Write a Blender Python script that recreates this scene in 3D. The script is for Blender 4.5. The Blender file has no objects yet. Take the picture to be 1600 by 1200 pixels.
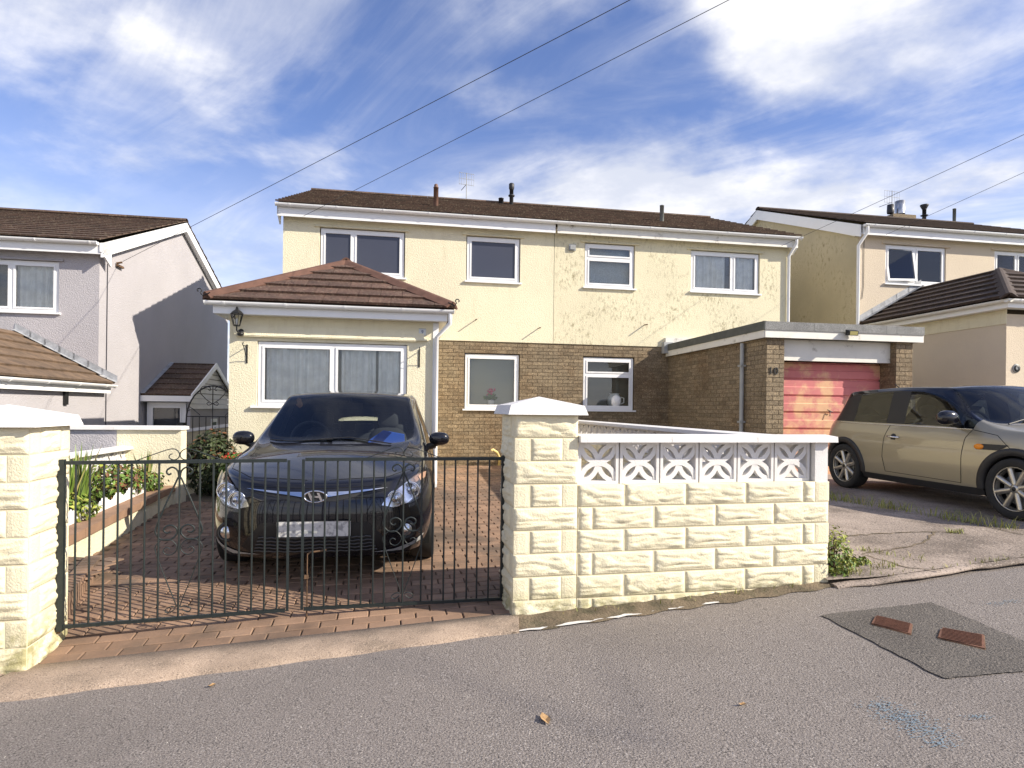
import bpy, bmesh, math, random
from mathutils import Vector, Matrix, noise as mnoise
from mathutils.bvhtree import BVHTree
R = math.radians
rng = random.Random(7)
scn = bpy.context.scene
COL = scn.collection
# ------------------------------------------------------------------ camera
F_PX, CX, CY, ROLL, EYE = 940.0, 800.0, 638.0, R(.69), 1.5
TH = R(9.67)
cam = bpy.data.cameras.new('camera'); camo = bpy.data.objects.new('camera', cam); COL.objects.link(camo)
cam.sensor_fit = 'HORIZONTAL'; cam.sensor_width = 36.0; cam.lens = F_PX / 1600 * 36
cam.shift_y = (CY - 600) / 1600; cam.clip_start = .05; cam.clip_end = 2000
camo.location = (0, 0, EYE)
camo.rotation_euler = (Matrix.Rotation(R(90), 3, 'X') @ Matrix.Rotation(ROLL, 3, 'Z')).to_euler()
scn.camera = camo
# ------------------------------------------------------------------ sun and sky
SUN_TO = Vector((.957 * math.cos(R(31.3)), -.285 * math.cos(R(31.3)), math.sin(R(31.3)))).normalized()
sun = bpy.data.lights.new('sun', 'SUN'); sun.energy = 5.0; sun.angle = R(.5); sun.color = (1, .915, .77)
suno = bpy.data.objects.new('sun', sun); COL.objects.link(suno)
suno.rotation_euler = SUN_TO.to_track_quat('Z', 'Y').to_euler(); suno.location = (30, -10, 20)
world = bpy.data.worlds.new('World'); scn.world = world; world.use_nodes = True
def build_sky():
    nt = world.node_tree; nt.nodes.clear(); N = nt.nodes.new; L = nt.links.new
    out = N('ShaderNodeOutputWorld'); bg = N('ShaderNodeBackground'); bg.inputs['Strength'].default_value = .125
    sky = N('ShaderNodeTexSky'); sky.sky_type = 'NISHITA'; sky.sun_disc = False
    sky.sun_elevation = math.asin(SUN_TO.z); sky.sun_rotation = math.atan2(SUN_TO.x, SUN_TO.y)
    sky.air_density = 1.0; sky.dust_density = .4; sky.ozone_density = 3.0
    tc = N('ShaderNodeTexCoord'); sep = N('ShaderNodeSeparateXYZ'); L(tc.outputs['Generated'], sep.inputs[0])
    def mth(op, a, b=None, c=None):
        m = N('ShaderNodeMath'); m.operation = op
        for k, v in enumerate((a, b, c)):
            if v is None: continue
            if isinstance(v, (int, float)): m.inputs[k].default_value = v
            else: L(v, m.inputs[k])
        return m.outputs[0]
    def mrange(v, a, b, smooth=True):
        m = N('ShaderNodeMapRange'); m.interpolation_type = 'SMOOTHSTEP' if smooth else 'LINEAR'
        L(v, m.inputs[0]); m.inputs[1].default_value = a; m.inputs[2].default_value = b; return m.outputs[0]
    def comb(x, y, z):
        m = N('ShaderNodeCombineXYZ')
        for k, v in enumerate((x, y, z)):
            if isinstance(v, (int, float)): m.inputs[k].default_value = v
            else: L(v, m.inputs[k])
        return m.outputs[0]
    def nz(vec, sc, det, rough, dist=0.0):
        m = N('ShaderNodeTexNoise'); L(vec, m.inputs['Vector']); m.inputs['Scale'].default_value = sc
        m.inputs['Detail'].default_value = det; m.inputs['Roughness'].default_value = rough; m.inputs['Distortion'].default_value = dist
        return m.outputs['Fac']
    zz = mth('ADD', mth('MAXIMUM', sep.outputs[2], 0.0), .16)
    px = mth('DIVIDE', sep.outputs[0], zz); py = mth('DIVIDE', sep.outputs[1], zz)
    # cirrus: streaks fanning across the high sky
    ca, sa = math.cos(R(38)), math.sin(R(38))
    qx = mth('SUBTRACT', mth('MULTIPLY', px, ca), mth('MULTIPLY', py, sa)); qy = mth('ADD', mth('MULTIPLY', px, sa), mth('MULTIPLY', py, ca))
    cir = nz(comb(mth('MULTIPLY', qx, .55), mth('MULTIPLY', qy, 1.9), 3.1), 1.25, 8, .60, .9)
    veil = nz(comb(mth('MULTIPLY', qx, .5), qy, 9.4), .8, 4, .55, .4)
    cirm = mth('MULTIPLY', mrange(cir, .38, .72), mrange(veil, .30, .60))
    # cumulus
    mx_ = mth('MULTIPLY', px, -1.0)
    cu = nz(comb(mx_, py, 1.7), 1.15, 10, .56, .15)
    big = nz(comb(mx_, py, 5.3), .62, 2, .5)
    cum = mrange(mth('ADD', mth('MULTIPLY', cu, .62), mth('MULTIPLY', big, .48)), .56, .70)
    low = mrange(sep.outputs[2], .42, .05)
    haze = mth('MULTIPLY', low, .60)
    fac = mth('MULTIPLY', mth('MINIMUM', mth('ADD', mth('ADD', mth('MULTIPLY', cirm, .88), cum), haze), 1.0), mrange(sep.outputs[2], -.02, .02))
    shade = nz(comb(mx_, py, 2.2), 1.9, 6, .6)
    ccol = N('ShaderNodeMix'); ccol.data_type = 'RGBA'; L(mrange(shade, .35, .6), ccol.inputs[0])
    ccol.inputs[6].default_value = (4.3, 4.5, 5.1, 1); ccol.inputs[7].default_value = (6.6, 6.5, 6.5, 1)
    tint = N('ShaderNodeMix'); tint.data_type = 'RGBA'; tint.blend_type = 'MULTIPLY'; tint.inputs[0].default_value = 1
    L(sky.outputs[0], tint.inputs[6]); tint.inputs[7].default_value = (.92, .87, 1.06, 1)
    mix = N('ShaderNodeMix'); mix.data_type = 'RGBA'; L(mth('MULTIPLY', fac, .93), mix.inputs[0])
    L(tint.outputs[2], mix.inputs[6]); L(ccol.outputs[2], mix.inputs[7])
    L(mix.outputs[2], bg.inputs[0]); L(bg.outputs[0], out.inputs[0])
build_sky()
scn.view_settings.view_transform = 'Standard'; scn.view_settings.look = 'None'
scn.view_settings.exposure = .56; scn.view_settings.gamma = 1.0; scn.view_settings.use_curve_mapping = False
scn.render.engine = 'CYCLES'
scn.cycles.max_bounces = 6; scn.cycles.transparent_max_bounces = 16

# ------------------------------------------------------------------ pixel helpers (a pixel gives a direction only)
def ray(x, y):
    u = (x - CX) / F_PX; v = (CY - y) / F_PX
    return Vector((u * math.cos(ROLL) - v * math.sin(ROLL), 1.0, u * math.sin(ROLL) + v * math.cos(ROLL)))
def P(x, y, Y): return ray(x, y) * Y + Vector((0, 0, EYE))
def on_plane(x, y, p0, n):
    r = ray(x, y); o = Vector((0, 0, EYE)); return o + r * ((p0 - o).dot(n) / r.dot(n))

# ------------------------------------------------------------------ materials
MATS = {}
def mat(name, col, rough=.7, var=.0, vscale=3.0, bump=0.0, bscale=40.0, bdist=.01, metal=0.0, spec=.5, col2=None, c2scale=4.0, c2lo=.45, c2hi=.65,
        island=0.0, coat=0.0, detail=6, stretch=None, col3=None, c3scale=1.0, c3lo=.5, c3hi=.7, c3stretch=None, speck=None, c3mask=None, base_dirt=None):
    m = bpy.data.materials.new(name); MATS[name] = m; m.use_nodes = True
    nt = m.node_tree; b = nt.nodes['Principled BSDF']; N = nt.nodes.new; L = nt.links.new
    b.inputs['Roughness'].default_value = rough; b.inputs['Metallic'].default_value = metal; b.inputs['Specular IOR Level'].default_value = spec
    if coat: b.inputs['Coat Weight'].default_value = coat; b.inputs['Coat Roughness'].default_value = .04
    tc = N('ShaderNodeTexCoord')
    geo = N('ShaderNodeNewGeometry')
    vec = tc.outputs['Object']
    # pieces share meshes, so use world position where a pattern should run across pieces
    wpos = geo.outputs['Position']
    def nz(scale, det=detail, rgh=.6, st=None, src=wpos):
        mp = N('ShaderNodeMapping'); L(src, mp.inputs[0]); mp.inputs['Scale'].default_value = st or (1, 1, 1)
        n = N('ShaderNodeTexNoise'); L(mp.outputs[0], n.inputs['Vector']); n.inputs['Scale'].default_value = scale
        n.inputs['Detail'].default_value = det; n.inputs['Roughness'].default_value = rgh; return n.outputs['Fac']
    def rng_(v, a, c):
        r = N('ShaderNodeMapRange'); r.interpolation_type = 'SMOOTHSTEP'; L(v, r.inputs[0]); r.inputs[1].default_value = a; r.inputs[2].default_value = c; return r.outputs[0]
    def mixc(f, a, c, blend='MIX'):
        x = N('ShaderNodeMix'); x.data_type = 'RGBA'; x.blend_type = blend
        if isinstance(f, float): x.inputs[0].default_value = f
        else: L(f, x.inputs[0])
        for k, v in ((6, a), (7, c)):
            if isinstance(v, tuple): x.inputs[k].default_value = (*v, 1)
            else: L(v, x.inputs[k])
        return x.outputs[2]
    cur = tuple(col)
    if col2: cur = mixc(rng_(nz(c2scale, 8, .65, stretch), c2lo, c2hi), cur, tuple(col2))
    if col3:
        f3 = rng_(nz(c3scale, 8, .7, c3stretch), c3lo, c3hi)
        if c3mask:
            mk = N('ShaderNodeMath'); mk.operation = 'MULTIPLY'; L(f3, mk.inputs[0]); L(rng_(nz(c3mask[0], 4, .6), c3mask[1], c3mask[2]), mk.inputs[1]); f3 = mk.outputs[0]
        cur = mixc(f3, cur, tuple(col3))
    if base_dirt:
        sp = N('ShaderNodeSeparateXYZ'); L(wpos, sp.inputs[0]); lowz = rng_(sp.outputs[2], base_dirt[1], base_dirt[0]); mk = N('ShaderNodeMath'); mk.operation = 'MULTIPLY'; L(lowz, mk.inputs[0]); L(rng_(nz(11, 6, .65), .34, .62), mk.inputs[1]); cur = mixc(mk.outputs[0], cur, tuple(base_dirt[2]))
    if speck:
        sc, amt, dark, light = speck
        s = nz(sc, 2, .5)
        cur = mixc(rng_(s, .56, .66), cur, tuple(light)); cur = mixc(rng_(s, .44, .34), cur, tuple(dark))
    if var:
        v = rng_(nz(vscale), .25, .75)
        mm = N('ShaderNodeMapRange'); L(v, mm.inputs[0]); mm.inputs[3].default_value = 1 - var; mm.inputs[4].default_value = 1 + var
        cur = mixc(1.0, cur, mm.outputs[0], 'MULTIPLY')
    if island:
        oi = N('ShaderNodeObjectInfo'); ad = N('ShaderNodeMath'); ad.operation = 'ADD'; L(oi.outputs['Random'], ad.inputs[0]); L(geo.outputs['Random Per Island'], ad.inputs[1])
        fr = N('ShaderNodeMath'); fr.operation = 'FRACT'; L(ad.outputs[0], fr.inputs[0])
        mm = N('ShaderNodeMapRange'); L(fr.outputs[0], mm.inputs[0]); mm.inputs[3].default_value = 1 - island; mm.inputs[4].default_value = 1 + island
        cur = mixc(1.0, cur, mm.outputs[0], 'MULTIPLY')
    if isinstance(cur, tuple): b.inputs['Base Color'].default_value = (*cur, 1)
    else: L(cur, b.inputs['Base Color'])
    if bump:
        bp = N('ShaderNodeBump'); bp.inputs['Strength'].default_value = bump; bp.inputs['Distance'].default_value = bdist
        L(nz(bscale, 5, .6), bp.inputs['Height']); L(bp.outputs[0], b.inputs['Normal'])
    return m
def glass_mat(name, tint, alpha_glossy=.0, rough=.0):
    m = bpy.data.materials.new(name); MATS[name] = m; m.use_nodes = True; nt = m.node_tree; nt.nodes.clear(); N = nt.nodes.new; L = nt.links.new
    o = N('ShaderNodeOutputMaterial'); tr = N('ShaderNodeBsdfTransparent'); tr.inputs[0].default_value = (*tint, 1)
    gl = N('ShaderNodeBsdfGlossy'); gl.inputs['Roughness'].default_value = rough; fr = N('ShaderNodeFresnel'); fr.inputs[0].default_value = 1.52
    ad = N('ShaderNodeMath'); ad.operation = 'ADD'; L(fr.outputs[0], ad.inputs[0]); ad.inputs[1].default_value = alpha_glossy; ad.use_clamp = True
    mx = N('ShaderNodeMixShader'); L(ad.outputs[0], mx.inputs[0]); L(tr.outputs[0], mx.inputs[1]); L(gl.outputs[0], mx.inputs[2]); L(mx.outputs[0], o.inputs[0])
    return m
mat('asphalt', (.238, .206, .186), .9, .22, .55, .9, 95, .012, speck=(150, 1, (.06, .054, .052), (.38, .345, .32)), col2=(.165, .143, .131), c2scale=.55, c2lo=.46, c2hi=.68)
mat('asphalt_patch', (.120, .106, .094), .9, .2, 1.5, 1.0, 90, .014, speck=(130, 1, (.022, .021, .020), (.24, .21, .18)))
mat('concrete_drive', (.34, .275, .23), .9, .22, 1.2, .8, 38, .012, col2=(.165, .130, .105), c2scale=.9, c2lo=.42, c2hi=.62, speck=(80, 1, (.11, .095, .08), (.36, .30, .25)))
mat('apron', (.36, .27, .20), .9, .22, 3, .6, 60, .006, col2=(.20, .155, .115), c2scale=1.6, c2lo=.47, c2hi=.68, speck=(160, 1, (.15, .115, .09), (.46, .36, .28)))
mat('verge', (.17, .13, .085), .95, .3, 6, .8, 60, .02, col2=(.10, .085, .05), c2scale=7)
mat('earth', (.055, .045, .03), .95, .3, 6, .8, 40, .02)
mat('lawn', (.06, .085, .025), .95, .3, .8, .6, 20, .03)
mat('paver', (.255, .160, .105), .9, .16, 5, .7, 120, .004, island=.24, col2=(.15, .105, .075), c2scale=1.1)
mat('paver_joint', (.10, .078, .05), .95, .3, 8, .5, 90, .006)
mat('brick', (.228, .178, .115), .9, .18, 20, .9, 140, .004, island=.20, col2=(.17, .115, .065), c2scale=.9, speck=(70, 1, (.10, .07, .045), (.37, .28, .17)))
mat('mortar', (.155, .115, .07), .95, .2, 10, .5, 120, .004)
mat('cream_render', (.80, .735, .535), .9, .05, .7, .9, 55, .014, col3=(.66, .59, .41), c3scale=7, c3lo=.45, c3hi=.75, c3stretch=(1, 1, .22), c3mask=(.8, .42, .66))
mat('cream_render_dirty', (.765, .70, .50), .9, .06, .7, .8, 55, .014, col3=(.30, .255, .145), c3scale=19, c3lo=.46, c3hi=.72, c3stretch=(1, 1, .5), c3mask=(.9, .40, .60))
mat('lilac_render', (.44, .42, .44), .9, .05, .8, .9, 50, .016, col3=(.34, .30, .29), c3scale=14, c3lo=.58, c3hi=.80, c3mask=(1.1, .45, .65))
mat('beige_render', (.66, .56, .43), .9, .05, .7, .7, 50, .014)
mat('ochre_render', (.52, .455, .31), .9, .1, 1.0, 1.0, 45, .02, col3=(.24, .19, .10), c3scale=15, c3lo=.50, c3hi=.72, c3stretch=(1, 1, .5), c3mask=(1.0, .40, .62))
mat('tile_brown', (.100, .060, .042), .85, .25, 6, .7, 90, .004, speck=(28, 1, (.06, .042, .03), (.16, .125, .085)), island=.18, col2=(.075, .05, .035), c2scale=3)
mat('tile_red', (.105, .058, .040), .85, .25, 6, .7, 90, .004, speck=(28, 1, (.06, .038, .028), (.16, .115, .08)), island=.20, col2=(.085, .045, .032), c2scale=4)
mat('tile_tan', (.165, .110, .070), .9, .2, 6, .8, 90, .004, island=.15, col2=(.11, .075, .05), c2scale=5)
mat('tile_dark', (.055, .036, .028), .85, .2, 6, .7, 90, .004, island=.15)
mat('hip_red', (.125, .062, .042), .85, .2, 7, .7, 90, .004, island=.10)
mat('upvc', (.84, .84, .84), .35, .02, 4)
mat('white_paint', (.80, .79, .77), .6, .06, 3, .3, 60, .004)
mat('white_stained', (.74, .72, .66), .6, .06, 3, .3, 60, .004, col3=(.28, .25, .20), c3scale=3.5, c3lo=.57, c3hi=.75)
mat('white_masonry', (.72, .70, .68), .85, .05, 4, .7, 110, .005, col3=(.48, .44, .38), c3scale=9, c3lo=.66, c3hi=.80)
mat('cream_block', (.78, .71, .51), .85, .06, 3, .9, 85, .006, col3=(.46, .39, .22), c3scale=9, c3lo=.56, c3hi=.80, c3mask=(1.6, .46, .68), base_dirt=(.12, .42, (.36, .33, .17)))
mat('cream_joint', (.72, .65, .46), .9, .08, 6, .5, 90, .004)
mat('lead', (.33, .34, .36), .55, .25, 9, .5, 30, .01)
mat('felt', (.23, .23, .225), .95, .15, 5, 1.0, 160, .006, speck=(140, 1, (.10, .10, .10), (.38, .38, .37)))
mat('felt_dark', (.11, .115, .10), .95, .15, 5, .8, 160, .006)
mat('iron', (.013, .019, .019), .45, .2, 30, .5, 180, .002, spec=.5, col3=(.12, .115, .10), c3scale=45, c3lo=.72, c3hi=.78)
mat('iron_black', (.012, .012, .012), .45, .2, 30)
mat('rust', (.13, .075, .04), .85, .3, 25, .6, 120, .003)
mat('rust_cover', (.18, .082, .05), .8, .2, 20, .6, 150, .003)
mat('grey_metal', (.33, .34, .34), .45, .1, 8)
mat('flue_brown', (.16, .085, .06), .6, .2, 8, .3, 40, .004)
mat('flue_black', (.025, .025, .028), .5)
mat('flue_grey', (.20, .215, .20), .6, .1, 5)
mat('steel', (.55, .55, .55), .3, metal=1)
mat('door_pink', (.60, .19, .185), .65, .08, 3, .25, 50, .003, col2=(.70, .42, .24), c2scale=1.9, c2lo=.44, c2hi=.58, col3=(.42, .13, .03), c3scale=7, c3lo=.66, c3hi=.8)
mat('black_plastic', (.022, .022, .023), .55, .1, 8, .15, 200, .001)
mat('number_black', (.02, .02, .02), .5)
mat('plaque', (.62, .64, .66), .5)
mat('plaque_blue', (.03, .05, .16), .5)
mat('terracotta', (.29, .175, .11), .9, .15, 5, .6, 70, .005)
mat('net_curtain', (.92, .91, .88), .9, .12, 6)
mat('backing_blue', (.10, .115, .175), .75, .04, 2)
mat('backing_dark', (.05, .055, .075), .8)
mat('room', (.16, .15, .12), .9)
mat('room_light', (.40, .40, .34), .9)
mat('obscure_white', (.45, .50, .53), .4, .3, 60, 1.0, 60, .01)
mat('leaf_green', (.10, .17, .025), .6, .3, 8, island=.35)
mat('leaf_yellow', (.22, .24, .035), .6, .3, 8, island=.35)
mat('leaf_dark', (.035, .05, .014), .6, .3, 8, island=.35)
mat('leaf_russet', (.15, .065, .025), .6, .3, 8, island=.4)
mat('blade_green', (.13, .20, .03), .5, .3, 8, island=.3)
mat('twig', (.09, .06, .035), .9)
mat('petal_red', (.55, .06, .03), .6, island=.2)
mat('petal_pink', (.62, .07, .16), .6, island=.2)
mat('dry_leaf', (.42, .26, .12), .8, .2, 30)
mat('straw', (.34, .30, .11), .8, island=.3)
mat('wire', (.045, .045, .055), .7)
mat('yellow_pipe', (.72, .55, .22), .5)
mat('blue_chalk', (.17, .24, .30), .95, .2, 20)
mat('pebble', (.50, .46, .42), .9, island=.3)
glass_mat('window_glass', (.97, .985, .98), .02)
mat('slate_pane', (.055, .06, .085), .12, .04, 1.5)

# ------------------------------------------------------------------ mesh building
class MB:
    def __init__(s): s.v = []; s.f = []; s.sm = []
    def add(s, vs, fs, smooth=False):
        o = len(s.v); s.v += [tuple(p) for p in vs]
        for f in fs: s.f.append(tuple(i + o for i in f)); s.sm.append(smooth)
        return s
    def box(s, x0, x1, y0, y1, z0, z1):
        v = [(x0,y0,z0),(x1,y0,z0),(x1,y1,z0),(x0,y1,z0),(x0,y0,z1),(x1,y0,z1),(x1,y1,z1),(x0,y1,z1)]
        return s.add(v, [(0,3,2,1),(4,5,6,7),(0,1,5,4),(1,2,6,5),(2,3,7,6),(3,0,4,7)])
    def prism(s, poly, vec):                       # closed polygon (3D points) swept along vec
        n = len(poly); a = [Vector(p) for p in poly]; b = [p + Vector(vec) for p in a]
        nrm = Vector((0, 0, 0))
        for i in range(n): nrm += a[i].cross(a[(i + 1) % n])
        fl = nrm.dot(Vector(vec)) > 0
        fs = [tuple(range(n)) if not fl else tuple(reversed(range(n))), tuple(range(n, 2 * n)) if fl else tuple(reversed(range(n, 2 * n)))]
        for i in range(n):
            j = (i + 1) % n; fs.append((i, j, j + n, i + n) if fl else (j, i, i + n, j + n))
        return s.add(a + b, fs)
    def tube(s, pts, r, n=8, cap=True, r_end=None, smooth=True, flat=None):
        pts = [Vector(p) for p in pts]; rings = []; m = len(pts); up = None
        for i, p in enumerate(pts):
            t = (pts[min(i + 1, m - 1)] - pts[max(i - 1, 0)]).normalized()
            if up is None: up = Vector((0, 0, 1)) if abs(t.z) < .9 else Vector((0, 1, 0))
            sd = t.cross(up)
            if sd.length < 1e-5: sd = t.orthogonal()
            sd.normalize(); up = sd.cross(t).normalized()
            rr = r if r_end is None else r + (r_end - r) * i / (m - 1)
            ra, rb = (rr, rr) if flat is None else flat
            rings.append([p + sd * math.cos(2 * math.pi * k / n) * ra + up * math.sin(2 * math.pi * k / n) * rb for k in range(n)])
        vs = [q for g in rings for q in g]; fs = []
        for i in range(m - 1):
            for k in range(n):
                k2 = (k + 1) % n; fs.append((i * n + k, i * n + k2, (i + 1) * n + k2, (i + 1) * n + k))
        s.add(vs, fs, smooth)
        if cap: s.add(rings[0], [tuple(reversed(range(n)))]); s.add(rings[-1], [tuple(range(n))])
        return s
    def lathe(s, prof, axis_o=(0,0,0), n=24, axis='z', smooth=True, a0=0, a1=2*math.pi):
        o = Vector(axis_o); closed = abs(a1 - a0 - 2 * math.pi) < 1e-6; cols = n if closed else n + 1; vs = []
        for k in range(cols):
            a = a0 + (a1 - a0) * k / n; c, d = math.cos(a), math.sin(a)
            for r, h in prof:
                q = {'z': (r*c, r*d, h), 'y': (r*c, h, r*d), 'x': (h, r*c, r*d)}[axis]; vs.append(o + Vector(q))
        m = len(prof); fs = []
        for k in range(n):
            k2 = (k + 1) % cols
            for i in range(m - 1): fs.append((k*m+i, k2*m+i, k2*m+i+1, k*m+i+1))
        return s.add(vs, fs, smooth)
    def mesh(s, name, m):
        me = bpy.data.meshes.new(name); me.from_pydata(s.v, [], s.f); me.polygons.foreach_set('use_smooth', s.sm)
        if m is not None:
            for mm in (m if isinstance(m, (list, tuple)) else [m]): me.materials.append(MATS[mm] if isinstance(mm, str) else mm)
        me.update(); return me
    def build(s, name, m, parent=None, fix=True):
        me = s.mesh(name, m)
        if fix:
            bm = bmesh.new(); bm.from_mesh(me); bmesh.ops.recalc_face_normals(bm, faces=bm.faces); bm.to_mesh(me); bm.free()
        return obj(name, me, parent)
def obj(name, me, parent=None, mtx=None):
    o = bpy.data.objects.new(name, me); COL.objects.link(o)
    if parent is not None: o.parent = parent
    if mtx is not None: o.matrix_local = mtx
    return o
def tag(o, label=None, cat=None, group=None, kind=None):
    if label: o['label'] = label
    if cat: o['category'] = cat
    if group: o['group'] = group
    if kind: o['kind'] = kind
    return o
def thing(name, label, cat, loc=(0,0,0), rz=0, group=None):
    o = bpy.data.objects.new(name, None); COL.objects.link(o); o.location = loc; o.rotation_euler = (0, 0, rz); o.empty_display_size = .2
    return tag(o, label, cat, group)
def frame_m(o, ex, ey, en):
    m = Matrix.Identity(4)
    for k, a in enumerate((ex, ey, en)): m[0][k], m[1][k], m[2][k] = a
    m.translation = o; return m
def clip(poly, a, b, c):                            # keep a*x+b*y<=c
    out = []
    for i in range(len(poly)):
        p, q = poly[i], poly[(i + 1) % len(poly)]; dp = a*p[0]+b*p[1]-c; dq = a*q[0]+b*q[1]-c
        if dp <= 0: out.append(p)
        if (dp < 0 < dq) or (dq < 0 < dp):
            t = dp / (dp - dq); out.append((p[0]+(q[0]-p[0])*t, p[1]+(q[1]-p[1])*t))
    return out
def area(p): return abs(sum(p[i][0]*p[(i+1)%len(p)][1]-p[(i+1)%len(p)][0]*p[i][1] for i in range(len(p))))/2 if len(p) > 2 else 0
def lay(name, pieces, m, parent, fm, maxn=300, rank=None):
    """pieces: list of (polygon2d, height function or number). First maxn (by rank) are objects, the rest one 'stuff' part."""
    if rank: pieces = sorted(pieces, key=rank)
    cache = {}; rest = MB()
    for n, (poly, h) in enumerate(pieces):
        x0 = min(p[0] for p in poly); y0 = min(p[1] for p in poly)
        hh = [h(p) if callable(h) else h for p in poly]
        if n < maxn:
            key = tuple((round(p[0]-x0, 3), round(p[1]-y0, 3), round(z, 4)) for p, z in zip(poly, hh))
            if key not in cache:
                b = MB(); k = len(poly); vs = [(p[0]-x0, p[1]-y0, 0) for p in poly] + [(p[0]-x0, p[1]-y0, z) for p, z in zip(poly, hh)]
                b.add(vs, [tuple(range(k, 2*k))] + [(i, (i+1) % k, (i+1) % k + k, i + k) for i in range(k)])
                cache[key] = b.mesh(name, m)
            obj(name, cache[key], parent, fm @ Matrix.Translation((x0, y0, 0)))
        else:
            k = len(poly); vs = [fm @ Vector((*p, 0)) for p in poly] + [fm @ Vector((*p, z)) for p, z in zip(poly, hh)]
            rest.add(vs, [tuple(range(k, 2*k))] + [(i, (i+1) % k, (i+1) % k + k, i + k) for i in range(k)])
    if rest.v: tag(rest.build(name + '_field', m, parent, False), kind='stuff')
def sub_rect(r, holes):                             # rectangle minus rectangular holes
    out = [r]
    for (a0, b0, a1, b1) in holes:
        nx = []
        for (x0, y0, x1, y1) in out:
            if a0 >= x1 or a1 <= x0 or b0 >= y1 or b1 <= y0: nx.append((x0, y0, x1, y1)); continue
            if x0 < a0: nx.append((x0, y0, a0, y1))
            if a1 < x1: nx.append((a1, y0, x1, y1))
            m0, m1 = max(x0, a0), min(x1, a1)
            if y0 < b0: nx.append((m0, y0, m1, b0))
            if b1 < y1: nx.append((m0, b1, m1, y1))
        out = nx
    return [q for q in out if q[2]-q[0] > .012 and q[3]-q[1] > .012]
def bricks(parent, fm, w, h, holes=(), m='brick', maxn=300, rank=None, L=.225, H=.075, j=.010, proud=.006, x_off=0.0):
    ps = []; row = 0; z = 0
    while z < h - .01:
        x = -L + (L / 2 if row % 2 else 0) + x_off
        while x < w:
            x0, x1 = max(x + j/2, 0), min(x + L - j/2, w)
            if x1 - x0 > .02:
                for (a, b, c, d) in sub_rect((x0, z + j/2, x1, min(z + H - j/2, h)), holes):
                    ps.append(([(a, b), (c, b), (c, d), (a, d)], proud + rng.choice((-.0015, 0, 0, .0015))))
            x += L
        z += H; row += 1
    lay('brick', ps, m, parent, fm, maxn, rank)
def roof_tiles(parent, fm, poly, m, w=.33, g=.33, th=.028, maxn=300, lines=None):
    """poly: convex polygon (ccw) in the roof plane, v up the slope. lays wedge tiles clipped to it"""
    x0 = min(p[0] for p in poly); x1 = max(p[0] for p in poly); y0 = min(p[1] for p in poly); y1 = max(p[1] for p in poly)
    n = len(poly); ed = []
    for i in range(n):
        (ax, ay), (bx, by) = poly[i], poly[(i+1) % n]; a, b = by-ay, -(bx-ax); ed.append((a, b, a*ax+b*ay))
    ps = []; v = y0; row = 0
    while v < y1:
        u = x0 - (w/2 if row % 2 else 0)
        while u < x1:
            q = [(u+.003, v-.02), (u+w-.003, v-.02), (u+w-.003, v+g), (u+.003, v+g)]
            for (a, b, c) in ed:
                q = clip(q, a, b, c)
                if not q: break
            if q and area(q) > .002:
                ps.append((q, (lambda p, v=v: max(.004, th*(1-(p[1]-v)/g)+.004))))
            u += w
        v += g; row += 1
    lay('roof_tile', ps, m, parent, fm, maxn)
def wall_holes(mb, x0, x1, z0, z1, holes, y, depth):
    """front wall sheet at y (facing -y) with rectangular openings and reveals"""
    xs = sorted({x0, x1, *[h[0] for h in holes], *[h[2] for h in holes]}); zs = sorted({z0, z1, *[h[1] for h in holes], *[h[3] for h in holes]})
    for i in range(len(xs)-1):
        for k in range(len(zs)-1):
            cx, cz = (xs[i]+xs[i+1])/2, (zs[k]+zs[k+1])/2
            if any(h[0] < cx < h[2] and h[1] < cz < h[3] for h in holes): continue
            if not (x0 < cx < x1 and z0 < cz < z1): continue
            mb.add([(xs[i],y,zs[k]),(xs[i+1],y,zs[k]),(xs[i+1],y,zs[k+1]),(xs[i],y,zs[k+1])], [(0,1,2,3)])
    for (a, b, c, d) in holes:
        if c <= x0 or a >= x1: continue
        e = y + depth
        mb.add([(a,y,b),(a,e,b),(a,e,d),(a,y,d)], [(0,1,2,3)]); mb.add([(c,y,b),(c,e,b),(c,e,d),(c,y,d)], [(3,2,1,0)])
        mb.add([(a,y,d),(a,e,d),(c,e,d),(c,y,d)], [(0,1,2,3)]); mb.add([(a,y,b),(a,e,b),(c,e,b),(c,y,b)], [(3,2,1,0)])
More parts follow.
